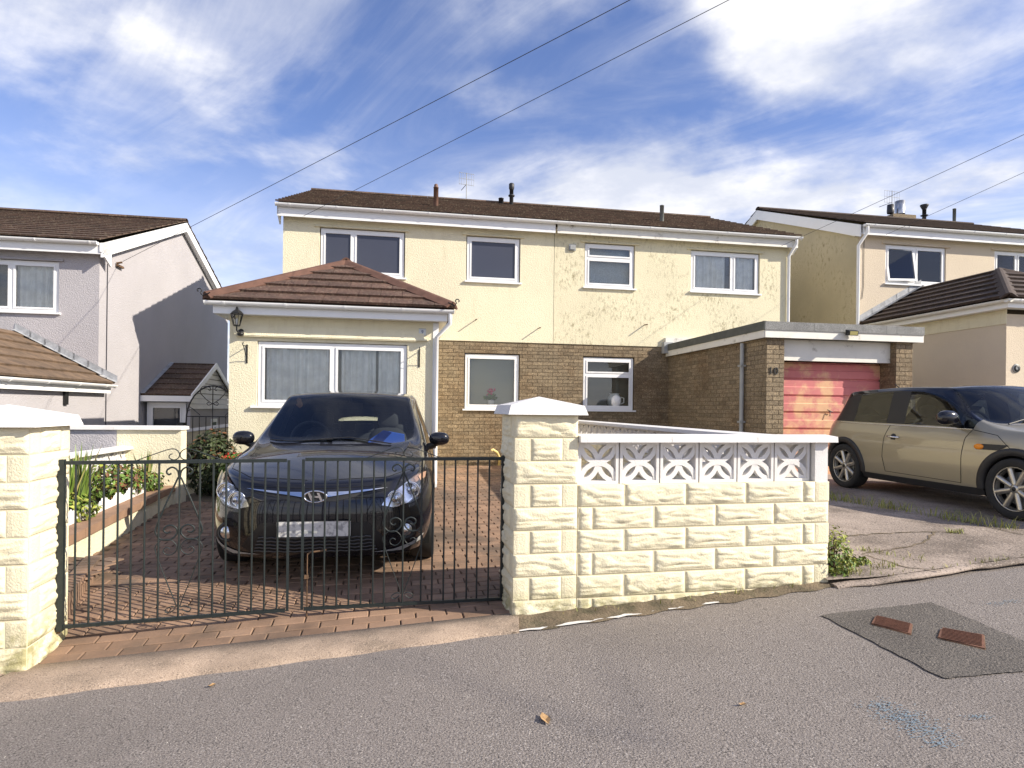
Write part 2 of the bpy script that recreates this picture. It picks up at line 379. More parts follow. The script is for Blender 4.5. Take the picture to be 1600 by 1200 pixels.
def window(parent, x0, x1, z0, z1, y=0.0, cols=(1.0,), top=None, sill=True, back='backing_blue', pane='window_glass', fw=.06, curtain=None, recess=.03, label=None, sill_w=.05):
    """uPVC casement in an opening facing -y. cols: fractions of width, each with a sash; top: fraction of height for a fanlight"""
    b = MB(); yf = y + recess; yb = yf + .06
    b.box(x0, x0+fw, yf, yb, z0, z1); b.box(x1-fw, x1, yf, yb, z0, z1); b.box(x0+fw, x1-fw, yf, yb, z1-fw, z1); b.box(x0+fw, x1-fw, yf, yb, z0, z0+fw)
    panes = []; xx = x0 + fw; inner = x1 - x0 - 2*fw; tot = sum(cols)
    for n, c in enumerate(cols):
        xe = xx + inner * c / tot
        if n < len(cols)-1: b.box(xe-.028, xe+.028, yf+.002, yb-.002, z0+fw, z1-fw)
        a0 = xx + (.028 if n else 0); a1 = xe - (.028 if n < len(cols)-1 else 0)
        zsplit = [(z0+fw, z1-fw)]
        if top:
            zt = z1 - fw - (z1-z0-2*fw)*top; b.box(a0, a1, yf+.001, yb-.001, zt-.03, zt+.03); zsplit = [(z0+fw, zt-.03), (zt+.03, z1-fw)]
        for (q0, q1) in zsplit:
            sw = .032; ys = yf - .012
            b.box(a0, a0+sw, ys, yf+.03, q0, q1); b.box(a1-sw, a1, ys, yf+.03, q0, q1); b.box(a0+sw, a1-sw, ys, yf+.03, q1-sw, q1); b.box(a0+sw, a1-sw, ys, yf+.03, q0, q0+sw)
            panes.append((a0+sw, a1-sw, q0+sw, q1-sw))
        xx = xe
    w = b.build('window', 'upvc', parent)
    if label: w['label'] = label
    for (a, c, q0, q1) in panes:
        MB().box(a-.004, a+ (c-a) + .004, yf+.012, yf+.018, q0-.004, q1+.004).build('pane', pane, w)
    if sill: MB().box(x0-sill_w, x1+sill_w, y-.05, yf-.013, z0-.035, z0-.002).build('window_sill', 'upvc', w)
    if back: MB().box(x0+.01, x1-.01, yb+.10, yb+.12, z0+.01, z1-.01).build('window_backing', back, w)  # added flat panel; its colour stands in for the dim room behind
    if curtain:
        for (fx0, fx1, cm) in curtain:
            c = MB(); n = max(8, int((fx1-fx0)*(x1-x0)/.014)); a0 = x0+fw+(x1-x0-2*fw)*fx0; a1 = x0+fw+(x1-x0-2*fw)*fx1
            pt = []
            for k in range(n+1):
                xk = a0+(a1-a0)*k/n; pt.append((xk, yb+.040+.030*math.sin(k*.55+1.6*math.sin(k*.17))+.008*math.sin(k*1.3), 0))
            vs = [(p[0], p[1], z0+.03) for p in pt] + [(p[0], p[1], z1-.03) for p in pt]
            c.add(vs, [(k, k+1, n+2+k, n+1+k) for k in range(n)], True); c.build('curtain', cm, w, False)
    return w
def gutter_x(parent, x0, x1, y, z, m='upvc', r=.055, name='gutter', brackets=.9, joins=()):
    """half-round gutter along x, centre of its open top at (y, z)"""
    b = MB(); n = 10; prof = [(y + r*math.cos(a), z + r*math.sin(a)) for a in [math.pi + math.pi*k/n for k in range(n+1)]]
    prof2 = [(y + (r-.006)*math.cos(a), z + (r-.006)*math.sin(a)) for a in [2*math.pi - math.pi*k/n for k in range(n+1)]]
    pr = prof + prof2
    b.prism([(x0, p[0], p[1]) for p in pr], (x1-x0, 0, 0))
    for e in (x0, x1): b.prism([(e-.004, y+(r+.004)*math.cos(a), z+(r+.004)*math.sin(a)) for a in [math.pi+math.pi*k/n for k in range(n+1)]], (.008, 0, 0))
    g = b.build(name, m, parent)
    k = x0 + .25
    while brackets and k < x1:
        q = MB(); pr = [(y+(r+.007)*math.cos(a), z+(r+.007)*math.sin(a)) for a in [math.pi+math.pi*t/n for t in range(n+1)]] + [(y+(r+.0005)*math.cos(a), z+(r+.0005)*math.sin(a)) for a in [2*math.pi-math.pi*t/n for t in range(n+1)]]
        q.prism([(k, p[0], p[1]) for p in pr], (.03, 0, 0)); q.build('gutter_bracket', m, g); k += brackets
    return g
# ------------------------------------------------------------------ ground
def sstep(t): t = max(0., min(1., t)); return t*t*(3-2*t)
def lerp_tab(tab, x):
    if x <= tab[0][0]: return tab[0][1]
    for (a, b), (c, d) in zip(tab, tab[1:]):
        if x <= c: return b + (d-b)*(x-a)/(c-a)
    return tab[-1][1]
def z_road(X): return .12 + .05*max(-9., min(9., X))
def y_wall(X): return 3.93 + .215*X
ROAD_EDGE = [(-40, -5.5), (-12, .95), (-2.48, 3.05), (.05, 3.71), (2.35, 4.36), (2.66, 4.37), (4.04, 4.75), (12, 6.6), (40, 12)]
def y_edge(X): return lerp_tab(ROAD_EDGE, X)
def h_drive(X, Y):
    t = sstep((Y - y_wall(X) + .1)/1.2); return z_road(X)*(1-t) + (.145+.017*(Y-5))*t
def h_right(X, Y):
    t = sstep((Y - y_edge(X))/1.5); return (z_road(X)+.03)*(1-t) + .42*t
def h_ground(X, Y):
    if Y < y_edge(X) + .1: return z_road(X)
    a = h_drive(X, Y); b = h_right(X, Y); t = sstep((X-2.1)/.6); g = a*(1-t)+b*t
    s = sstep((-4.75-X)/.7)*sstep((Y-4)/4); return g*(1-s) + (-.72)*s
def sheet(name, xs, yfun, hfun, m, parent=None, dz=0.0, ny=40):
    b = MB(); n = len(xs)
    for X in xs:
        y0, y1 = yfun(X)
        for k in range(ny+1):
            Y = y0+(y1-y0)*k/ny; b.v.append((X, Y, hfun(X, Y)+dz))
    for i in range(n-1):
        for k in range(ny):
            a = i*(ny+1)+k; b.f.append((a, a+ny+1, a+ny+2, a+1)); b.sm.append(True)
    return b.build(name, m, parent, False)
fr = lambda a, b, n: [a+(b-a)*k/n for k in range(n+1)]
tag(sheet('ground', [-600, -200, -60] + fr(-30, 30, 120) + [60, 200, 600], lambda X: (-40, 60), lambda X, Y: h_ground(X, Y), 'lawn', None, -.16, 160), kind='structure')
gb = MB(); 
for (a, b, c, d) in ((-600, 600, 60, 900), (-600, 600, -600, -40)):
    gb.add([(a, c, -.6), (b, c, -.6), (b, d, -.6), (a, d, -.6)], [(0, 1, 2, 3)])
tag(gb.build('terrain', 'lawn'), kind='structure')
road = sheet('road', [-40, -20] + fr(-12, 12, 96) + [20, 40], lambda X: (-30, y_edge(X)), lambda X, Y: z_road(X), 'asphalt', None, 0, 60)
tag(road, kind='structure')
tag(sheet('concrete_driveway', fr(2.30, 10.5, 60), lambda X: (y_edge(X)+.003, 15.5), h_right, 'concrete_drive', None, .022, 60), kind='structure')
# low kerb lip where the concrete drive meets the road
kb = MB()
ks = [Vector((X, y_edge(X)-.005, z_road(X)+.030-.03*max(0, 1-(X-2.30)/.5))) for X in fr(2.34, 10.4, 60)]
for i in range(len(ks)): ks[i].z += .003*math.sin(i*1.7); ks[i].y += .012*math.sin(i*.9)+.008*math.sin(i*2.3)
kb.tube(ks, .03, 8, flat=(.055, .020)); tag(kb.build('kerb', 'concrete_drive'), kind='structure')
# cracks of the concrete drive as thin sunk strips of moss and dirt
def strip(name, pts, w, hf, m, dz, seed=0, kind=None, parent=None):
    rr = random.Random(seed); b = MB(); q = []
    for (a, c) in zip(pts, pts[1:]):
        n = max(2, int((Vector(c)-Vector(a)).length/.06))
        q += [(a[0]+(c[0]-a[0])*k/n, a[1]+(c[1]-a[1])*k/n) for k in range(n)]
    q.append(pts[-1])
    for i, p in enumerate(q):
        t = Vector(q[min(i+1, len(q)-1)])-Vector(q[max(i-1, 0)]); nn = Vector((-t.y, t.x)).normalized(); ww = w*(.5+rr.random())
        j = (rr.random()-.5)*.03
        for s in (-1, 1):
            X, Y = p[0]+nn.x*(s*ww+j), p[1]+nn.y*(s*ww+j); b.v.append((X, Y, hf(X, Y)+dz))
    for i in range(len(q)-1): b.f.append((2*i, 2*i+1, 2*i+3, 2*i+2)); b.sm.append(True)
    o = b.build(name, m, parent, True)
    if kind: o['kind'] = kind
    return o
def right_pt(x, y):
    X, Y, Z = 0, 0, .4
    for _ in range(10):
        r = ray(x, y); t = (Z-EYE)/r.z; X, Y = r.x*t, r.y*t; Z = h_right(X, Y)+.022
    return (X, Y)
for k, seg in enumerate(([(1300,840), (1380,834), (1462,831), (1512,835)], [(1347,866), (1384,877), (1421,888), (1470,892)], [(1302,790), (1400,800), (1500,814), (1600,836)], [(1462,831), (1440,850), (1400,858), (1347,866)])):
    strip('concrete_crack', [right_pt(*q) for q in seg], .007, h_right, 'verge', .027, 30+k, 'structure')
# asphalt patch and covers
def road_pt(x, y, dz=0):
    X, Y, Z = 0, 0, .3
    for _ in range(8):
        r = ray(x, y); t = (Z-EYE)/r.z; X, Y = r.x*t, r.y*t; Z = z_road(X)
    return Vector((X, Y, Z+dz))
patch_px = [(1283, 962), (1455, 942), (1600, 1003), (1640, 1015), (1600, 1050), (1475, 1062)]
pp = []; jr = random.Random(8)
for a_, c_ in zip(patch_px, patch_px[1:]+patch_px[:1]):
    for k in range(14):
        q = (a_[0]+(c_[0]-a_[0])*k/14+jr.uniform(-1.6, 1.6), a_[1]+(c_[1]-a_[1])*k/14+jr.uniform(-.9, .9)); pp.append(road_pt(*q, .006))
pb = MB(); pb.add(pp, [tuple(range(len(pp)))])
pt = pb.build('asphalt_patch', 'asphalt_patch'); tag(pt, kind='structure')
for k, quad in enumerate(([(1362, 977), (1368, 966), (1425, 978), (1423, 994)], [(1466, 999), (1470, 986), (1537, 995), (1539, 1017)])):
    q = [road_pt(*a) for a in quad]; c = sum(q, Vector())/4
    t = thing('utility_cover', ['rusty ribbed utility cover set in the dark asphalt patch, the one farther from the pavement corner', 'rusty ribbed utility cover in the dark asphalt patch, the slightly larger of the two'][k], 'manhole cover', (c.x, c.y, c.z))
    tag(t, ['smaller rusty ribbed utility cover in the dark asphalt patch', 'larger rusty ribbed utility cover in the dark asphalt patch'][k])
    loc = [a-c for a in q]; MB().prism([(a.x, a.y, a.z+.002) for a in loc], (0, 0, .012)).build('plate', 'rust_cover', t)
    ex = ((loc[2]-loc[1])+(loc[3]-loc[0]))/2; ey = ((loc[1]-loc[0])+(loc[2]-loc[3]))/2
    for i in range(9):
        a = -.46+.92*i/8; rb = MB(); p0 = ey*a-ex*.45; p1 = ey*a+ex*.45
        rb.tube([p0+Vector((0,0,.016)), p1+Vector((0,0,.016))], .004, 4); rb.build('rib', 'rust_cover', t)
    fb = MB(); fb.tube([loc[0], loc[1], loc[2], loc[3], loc[0]], .010, 6); fb.build('frame', 'rust', t)
# sloped concrete crossover in front of the gates
ap = MB(); nX = 40
for i in range(nX+1):
    X = -2.74 + (2.80)*i/nX; yt = y_wall(X)+.06; yb = y_edge(X)-.02+.02*math.sin(i*.9)*.4
    zt = h_drive(X, yt)+.022; zb = z_road(X)
    for k, (y, z) in enumerate(((yt, zt-.05), (yt, zt), (yt*.6+yb*.4, zt*.62+zb*.38+.018), (yb+.02, zb+.022), (yb-.015, zb-.02))): ap.v.append((X, y, z))
for i in range(nX):
    for k in range(4): a = i*5+k; ap.f.append((a, a+1, a+6, a+5)); ap.sm.append(True)
ap.add([ap.v[k] for k in range(5)], [(0, 1, 2, 3, 4)]); ap.add([ap.v[nX*5+k] for k in range(5)], [(4, 3, 2, 1, 0)])
tag(ap.build('crossover_kerb', 'apron'), kind='structure')
ap2 = MB(); 
for i in range(9):
    X = -4.6+1.84*i/8; yt = y_wall(X)-.0; yb = y_edge(X)-.02; ap2.v += [(X, yt, z_road(X)+.03), (X, (yt+yb)/2, z_road(X)+.028), (X, yb, z_road(X)+.015), (X, yb-.02, z_road(X)-.02)]
for i in range(8):
    for k in range(3): a = i*4+k; ap2.f.append((a, a+1, a+5, a+4)); ap2.sm.append(True)
tag(ap2.build('footway', 'apron'), kind='structure')
# dirt verge under the front wall
vb = MB()
for i in range(41):
    X = .02+2.62*i/40; yt = y_wall(X)+.05; yb = y_edge(X)-.03+.02*math.sin(i*1.3); vb.v += [(X, yt, z_road(X)+.032), (X, (yt+yb)/2, z_road(X)+.024+.006*math.sin(i*2.1)), (X, yb, z_road(X)+.006)]
for i in range(40):
    for k in range(2): a = i*3+k; vb.f.append((a, a+1, a+4, a+3)); vb.sm.append(True)
tag(vb.build('verge', 'verge'), kind='structure')
strip('kerb_edging', [(.06, 3.70), (.5, 3.83), (.95, 3.97)], .014, lambda X, Y: z_road(X), 'white_masonry', .010, 3, 'structure')
strip('kerb_edging', [(1.05, 4.0), (1.25, 4.06), (1.42, 4.10)], .012, lambda X, Y: z_road(X), 'white_masonry', .010, 4, 'structure')

# house frame, shared by several builders
D_ = Vector((math.cos(TH), math.sin(TH), 0)); I_ = Vector((-math.sin(TH), math.cos(TH), 0))
P0 = P(870, 575, 12.93); HL0 = on_plane(443, 345, P0, I_); HL0.z = 0
def hl(x, y, off=0.0):
    q = on_plane(x, y, P0 + I_*off, I_); return (q-HL0).dot(D_), q.z
def to_house(X, Y): v = Vector((X, Y, 0))-HL0; return v.dot(D_), v.dot(I_)

# ------------------------------------------------------------------ block paved driveway
def left_limit(Y):
    return lerp_tab([(3.2, -2.72), (3.75, -2.80), (4.88, -3.50), (7.85, -4.36), (8.0, -4.4)], Y)
def right_limit(Y): return 2.22 - .17*(Y-4.4)
def on_drive(X, Y, e=0.0):
    if not (left_limit(Y)-e < X < right_limit(Y)+e): return False
    if Y < y_wall(X)+.05: return False
    hx, hy = to_house(X, Y)
    if hy > -.03-e*.2: return False
    if -.2-e < hx < 3.02 and hy > -3.06: return False
    if Y > 7.95 and hx < .2: return False
    return True
drv = sheet('driveway', fr(-4.6, 2.3, 60), lambda X: (y_wall(X)+.03, 12.9), h_drive, 'paver_joint', None, .008, 80)
tag(drv, kind='structure')
pang = R(12.1); pex = Vector((math.cos(pang), math.sin(pang), 0)); pey = Vector((-math.sin(pang), math.cos(pang), 0)); porg = Vector((0, 3.93+.06, 0))
blk = []
for row in range(-2, 92):
    for c in range(-30, 26):
        u = (c + (.5 if row % 2 else 0))*.203; v = row*.1015+.051
        p = porg + pex*u + pey*v
        if on_drive(p.x, p.y, .06): blk.append(p)
def paver_mesh():
    b = MB(); w, h, t, c = .0975, .0475, .05, .005
    b.box(-w, w, -h, h, -t, -c)
    b.f = [f for k, f in enumerate(b.f) if k != 1]; b.sm = b.sm[:5]
    b.add([(-w,-h,-c),(w,-h,-c),(w,h,-c),(-w,h,-c),(-w+c,-h+c,0),(w-c,-h+c,0),(w-c,h-c,0),(-w+c,h-c,0)], [(4,5,6,7),(0,1,5,4),(1,2,6,5),(2,3,7,6),(3,0,4,7)])
    return b
pm = paver_mesh(); pme = pm.mesh('paving_block', 'paver'); rest = MB()
def in_view(p):
    return p.y > 1 and abs(p.x/p.y) < .86
def hid_by_car(p): return False
blk.sort(key=lambda p: (not in_view(p), p.length))
for n, p in enumerate(blk):
    e = .03; z = h_drive(p.x, p.y); gx = (h_drive(p.x+e, p.y)-h_drive(p.x-e, p.y))/(2*e); gy = (h_drive(p.x, p.y+e)-h_drive(p.x, p.y-e))/(2*e)
    nn = Vector((-gx, -gy, 1)).normalized(); ex = (pex - nn*pex.dot(nn)).normalized(); ey = nn.cross(ex)
    j = rng.uniform(-.012, .012); ex, ey = ex*math.cos(j)+ey*math.sin(j), ey*math.cos(j)-ex*math.sin(j)
    m = frame_m(Vector((p.x, p.y, z+.022+rng.uniform(-.003, .003))), ex, ey, nn)
    if n < 300: obj('paving_block', pme, drv, m)
    else: rest.add([m @ Vector(q) for q in pm.v], pm.f)
tag(rest.build('paving_block_field', 'paver', drv, False), kind='stuff')

# ------------------------------------------------------------------ houses
def ridge_row(parent, a, b, m, r=.11, step=.45, name='ridge_tile'):
    a, b = Vector(a), Vector(b); n = max(1, round((b-a).length/step)); t = (b-a).normalized(); side = t.cross(Vector((0,0,1))).normalized(); up = side.cross(t)
    me = None
    for k in range(n):
        q = MB(); L = (b-a).length/n-.006; k2 = 8; pr = [(math.cos(math.pi*i/k2)*r, math.sin(math.pi*i/k2)*r*.62-.02) for i in range(k2+1)]; pr2 = [(x*.86, z-.012) for x, z in reversed(pr)]
        if me is None: q.prism([(0, x, z) for x, z in pr+pr2], (L, 0, 0)); me = q.mesh(name, m)
        obj(name, me, parent, frame_m(a+t*((b-a).length*k/n), t, -side, up))
def hip_row(parent, a, b, m, n, w=.13, drop=.06, name='hip_tile'):
    a, b = Vector(a), Vector(b); t = (b-a).normalized(); side = t.cross(Vector((0,0,1))).normalized(); up = side.cross(t); L = (b-a).length/n
    q = MB(); pr = [(-w, -drop), (-w*.35, .018), (0, .035), (w*.35, .018), (w, -drop), (w*.9, -drop-.02), (0, .005), (-w*.9, -drop-.02)]
    q.prism([(-.03, x, z) for x, z in pr], (L+.03, 0, 0)); me = q.mesh(name, m)
    for k in range(n):
        mt = frame_m(a+t*L*k+up*(.004*(n-k)), (t+up*-.012).normalized(), -side, up); obj(name, me, parent, mt)
def pitched_roof(parent, x0, x1, yE, zE, yR, zR, m, maxn=300, w=.33, g=.335, back=True):
    pit = math.atan2(zR-zE, yR-yE); S = math.hypot(zR-zE, yR-yE); c, s = math.cos(pit), math.sin(pit)
    b = MB(); y2 = 2*yR-yE
    b.add([(x0+.02, yE+.02, zE-.012), (x1-.02, yE+.02, zE-.012), (x1-.02, yR, zR-.012), (x0+.02, yR, zR-.012), (x1-.02, y2, zE-.012), (x0+.02, y2, zE-.012)], [(0, 1, 2, 3), (3, 2, 4, 5)])
    rf = b.build('roof', m, parent)
    fm = frame_m(Vector((x0, yE, zE)), Vector((1,0,0)), Vector((0,c,s)), Vector((0,-s,c)))
    roof_tiles(rf, fm, [(0,0), (x1-x0,0), (x1-x0,S), (0,S)], m, w, g, maxn=maxn)
    # rear slope tiles share one part
    fm2 = frame_m(Vector((x1, y2, zE)), Vector((-1,0,0)), Vector((0,-c,s)), Vector((0,s,c)))
    roof_tiles(rf, fm2, [(0,0), (x1-x0,0), (x1-x0,S), (0,S)], m, w, g, maxn=0)
    ridge_row(rf, (x0, yR, zR+.02), (x1, yR, zR+.02), m)
    return rf
def gable_poly(x, yF, yB, z0, zW, yR, zR): return [(x, yF, z0), (x, yF, zW), (x, yR, zR), (x, yB, zW), (x, yB, z0)]
def drip(parent, x0, x1, z, y=-.02, m='cream_render', d=.045, h=.035):
    b = MB(); b.prism([(x0, y, z+h+.02), (x0, y-d, z), (x0, y, z-.004)], (x1-x0, 0, 0)); return b.build('drip_ledge', m, parent)
def flue(parent, base, h, r, m, cowl=None):
    b = MB(); x, y, z = base; b.lathe([(r, -.25), (r, h), (r*1.08, h), (r*1.08, h+.02), (0, h+.02)], (x, y, z), 14)
    if cowl == 'cage': b.lathe([(r*.8, h+.02), (r*.8, h+.07), (r*.5, h+.09), (0, h+.09)], (x, y, z), 10)
    if cowl == 'gas': b.lathe([(r*1.05, h*.55), (r*1.6, h*.60), (r*1.6, h*.66), (r*1.05, h*.70)], (x, y, z), 14); b.lathe([(r, h), (r*1.35, h+.04), (r*1.35, h+.16), (r, h+.18), (0, h+.18)], (x, y, z), 14)
    if cowl == 'cone': b.lathe([(r*1.6, h*.45), (r*2.0, h*.50), (r, h*.56)], (x, y, z), 14); b.lathe([(r*.9, h), (r*2.1, h+.14), (r*2.1, h+.17), (0, h+.17)], (x, y, z), 14)
    return b.build('flue_pipe', m, parent)
def aerial(parent, base, h, w, ang, n=7):
    b = MB(); x, y, z = base; b.tube([(x, y, z), (x, y, z+h)], .012, 6)
    c, s = math.cos(ang), math.sin(ang)
    for zz in (z+h*.98, z+h*.78, z+h*.58): b.tube([(x-c*w/2, y-s*w/2, zz), (x+c*w/2, y+s*w/2, zz)], .006, 5)
    for k in range(n):
        t = -.5+k/(n-1); b.tube([(x+c*w*t, y+s*w*t, z+h*.55), (x+c*w*t, y+s*w*t, z+h*1.0)], .004, 4)
    b.tube([(x, y, z+h*.6), (x-s*.5, y+c*.5, z+h*.6)], .01, 5)
    return b.build('tv_aerial', 'grey_metal', parent)
PIT_E, PIT_R, Z_E, Z_R = -.30, 4.0, 5.47, 7.19
def roof_pt(x, y):                                    # pixel -> point on the front roof slope of the pair, house frame
    n = Vector((0, -(Z_R-Z_E), PIT_R-PIT_E)).normalized(); nw = D_*n.x + I_*n.y + Vector((0,0,n.z)); p = HL0+I_*PIT_E+Vector((0,0,Z_E))
    q = on_plane(x, y, p, nw)-HL0; return Vector((q.dot(D_), q.dot(I_), q.z))
W9 = 5.537
h9 = thing('semi_detached_house', 'pale yellow rendered house with hip-roofed front porch extension, left half of the pair', 'house', HL0, TH)
h9['label'] = 'clean pale yellow half of the semi-detached pair, with a hip-roofed front extension'
h10 = thing('semi_detached_house', 'stained pale yellow half of the semi-detached pair, joined to the flat-roofed garage', 'house', HL0 + D_*W9, TH)
def fmx(o, ex, ey, en): return frame_m(Vector(o), Vector(ex), Vector(ey), Vector(en))
FRONT = lambda x, y, z: fmx((x, y, z), (1,0,0), (0,0,1), (0,-1,0))
# front walls ------------------------------------------------------
holes9 = [(.70, 4.13, 2.39, 5.10), (3.65, 4.14, 4.80, 5.11)]
b = MB(); wall_holes(b, 0, W9-.004, 2.90, 5.40, holes9, -.022, .12); b.add([(0,-.022,2.90),(W9-.004,-.022,2.90),(W9-.004,.01,2.90),(0,.01,2.90)], [(3,2,1,0)])
b.build('rendered_wall', 'cream_render', h9); MB().prism(gable_poly(0, -.021, 8, -.6, 5.40, 4, 7.12), (.012, 0, 0)).build('gable_wall', 'cream_render', h9); MB().box(.013, W9, 7.95, 8, -.6, 5.4).build('rear_wall', 'cream_render', h9)
MB().box(.013, 2.955, .0, .02, -.3, 2.899).build('inner_wall', 'cream_render', h9)
b = MB(); hb = [(3.64, 1.46, 4.82, 2.65)]; wall_holes(b, 2.96, W9-.002, -.2, 2.90, hb, 0, .12); bw = b.build('brick_wall', 'mortar', h9)
bricks(bw, FRONT(2.96, 0, .25), W9-2.962, 2.645, [(3.64-2.96, 1.21, 4.82-2.96, 2.40)])
holes10 = [(6.21-W9, 4.13, 7.355-W9, 5.11), (8.665-W9, 4.145, 10.345-W9, 5.09)]; W10 = 11.075-W9
b = MB(); wall_holes(b, .004, W10, 2.90, 5.40, holes10, -.022, .12); b.add([(.004,-.022,2.90),(W10,-.022,2.90),(W10,.01,2.90),(.004,.01,2.90)], [(3,2,1,0)])
b.build('rendered_wall', 'cream_render_dirty', h10); MB().prism(gable_poly(W10, -.021, 8, -.2, 5.40, 4, 7.12), (-.012, 0, 0)).build('gable_wall', 'cream_render_dirty', h10); MB().box(0, W10-.013, 7.95, 8, -.2, 5.4).build('rear_wall', 'cream_render_dirty', h10); MB().box(2.802, W10-.013, 0, .02, -.2, 2.899).build('lower_wall', 'cream_render_dirty', h10)
b = MB(); hb10 = (6.21-W9, 1.47, 7.38-W9, 2.645); wall_holes(b, .002, 2.80, -.2, 2.90, [hb10], 0, .12); bw = b.build('brick_wall', 'mortar', h10)
bricks(bw, FRONT(.002, 0, .25), 2.798, 2.645, [(hb10[0]-.002, hb10[1]-.25, hb10[2]-.002, hb10[3]-.25)])
# windows ----------------------------------------------------------
window(h9, .72, 2.37, 4.15, 5.08, -.022, (.38, .62), back='backing_blue', pane='slate_pane')
window(h9, 3.67, 4.78, 4.16, 5.09, -.022, back='backing_blue', pane='slate_pane')
window(h9, 3.66, 4.80, 1.48, 2.63, 0, back='room_light', curtain=None)
window(h10, 6.23-W9, 7.335-W9, 4.15, 5.09, -.022, top=.30, back='obscure_white', label='white window with obscured glass and a fanlight')
window(h10, 8.685-W9, 10.325-W9, 4.165, 5.07, -.022, (.62, .38), back='room', curtain=[(.03, .52, 'net_curtain'), (.68, .97, 'net_curtain')])
window(h10, 6.23-W9, 7.36-W9, 1.49, 2.625, 0, top=.30, back='room')
for (r_, x0, x1, z, mm) in ((h9, .60, 2.47, 5.10, 'cream_render'), (h9, 3.57, 4.88, 5.11, 'cream_render'), (h10, 6.12-W9, 7.44-W9, 5.11, 'cream_render_dirty'), (h10, 8.58-W9, 10.42-W9, 5.09, 'cream_render_dirty')):
    drip(r_, x0, x1, z, -.022, mm)
# things seen inside the ground floor windows
def pot_flower():
    t = thing('potted_flower', 'pink flowering pot plant on the windowsill behind the glass', 'plant', HL0 + D_*4.23 + I_*.155 + Vector((0,0,1.545)), TH); t.scale = (1.25, .55, 1.25)
    MB().lathe([(0, 0), (.045, 0), (.06, .10), (.055, .10), (0, .09)], (0,0,0), 14).build('pot', 'white_paint', t)
    lf = MB(); pf = MB(); rr = random.Random(4)
    for k in range(46):
        a = rr.uniform(0, 6.28); e = rr.uniform(.2, 1.3); d = Vector((math.cos(a)*math.cos(e), math.sin(a)*math.cos(e), math.sin(e))); c = Vector((0,0,.10))+d*rr.uniform(.05, .11); s = d.orthogonal().normalized()*.028
        lf.add([c-s, c+d*.04, c+s, c-d*.03], [(0,1,2,3)])
    for k in range(40):
        a = rr.uniform(0, 6.28); c = Vector((math.cos(a)*rr.uniform(0,.07), math.sin(a)*rr.uniform(0,.06), rr.uniform(.19, .29))); u = Vector((rr.uniform(-1,1), rr.uniform(-1,1), rr.uniform(-1,1))).normalized(); v = u.orthogonal().normalized()
        pf.add([c+u*.022, c+v*.022, c-u*.022, c-v*.022], [(0,1,2,3)])
    lf.build('leaves', 'leaf_green', t, False); pf.build('flower_head', 'petal_pink', t, False)
pot_flower()
t = thing('kitchen_jug', 'pale rounded jug standing inside the ground floor window beside the garage', 'jug', HL0 + D_*6.98 + I_*.15 + Vector((0,0,1.555)), TH)
MB().lathe([(0,0), (.11,0), (.15,.08), (.15,.2), (.10,.27), (.11,.30), (.10,.30), (.09,.27), (0,.05)], (0,0,0), 18).build('body', 'net_curtain', t); MB().tube([(.145,0,.22), (.22,0,.2), (.22,0,.1), (.15,0,.07)], .014, 6).build('handle', 'net_curtain', t)
# eaves ------------------------------------------------------------
for (r_, x0, x1, mg, mf) in ((h9, -.10, W9, 'upvc', 'upvc'), (h10, .004, W10+.12, 'upvc', 'white_stained')):
    MB().box(x0+.02, x1-.02, -.20, -.18, 5.22, 5.435).build('fascia_board', mf, r_)
    MB().box(x0+.03, x1-.03, -.179, .0, 5.335, 5.35).build('soffit', 'upvc', r_)
    gutter_x(r_, x0, x1, -.262, 5.445, mg)
rf9 = pitched_roof(h9, -.10, W9, PIT_E, Z_E, PIT_R, Z_R, 'tile_brown'); rf10 = pitched_roof(h10, 0, W10+.12, PIT_E, Z_E, PIT_R, Z_R, 'tile_brown')
for (r_, x) in ((h9, -.085), (h10, W10+.075)):
    b = MB(); b.prism([(x, -.2, 5.24), (x, -.2, 5.44), (x, 4, 7.15), (x, 8.2, 5.44), (x, 8.2, 5.24), (x, 4, 6.95)], (.025, 0, 0)); b.build('bargeboard', 'upvc', r_)
    b = MB(); x2 = x if r_ is h9 else x-.02; b.prism([(x2+.012, -.198, 5.22), (x2+.012, -.02, 5.10), (x2+.012, -.02, 5.42), (x2+.012, -.198, 5.42)], (.03, 0, 0)); b.build('box_end', 'upvc', r_)
flue(h9, roof_pt(681, 323), .42, .055, 'flue_brown', 'cage'); flue(h9, roof_pt(799, 321), .42, .055, 'flue_black', 'gas')
p = roof_pt(1034, 347); flue(h10, p-Vector((W9,0,0)), .38, .05, 'flue_grey')
aerial(h9, (4.0, 4.05, 7.22), .78, .42, .2); flue(h9, (4.95, 3.9, 7.15), .14, .07, 'flue_black')
for (r_, px_) in ((h9, (744, 499)), (h9, (843, 512)), (h10, (1009, 507))):
    x, z = hl(*px_, -.10); x -= 0 if r_ is h9 else W9
    MB().tube([(x, .02, z+.004), (x, -.20, z-.012)], .012, 8).build('overflow_pipe', 'rust', r_)
x, z = hl(894, 387, -.03); x -= W9
b = MB(); b.box(x-.075, x+.075, -.06, -.02, z-.065, z+.065); b.box(x-.05, x+.05, -.075, -.06, z-.045, z+.045); b.build('air_vent', 'grey_metal', h10)
# rainwater pipes of the pair
MB().tube([(W10+.02, -.26, 5.40), (W10+.02, -.26, 5.30), (W10-.04, -.07, 5.05), (W10-.04, -.07, 2.9)], .034, 10).build('downpipe', 'upvc', h10)
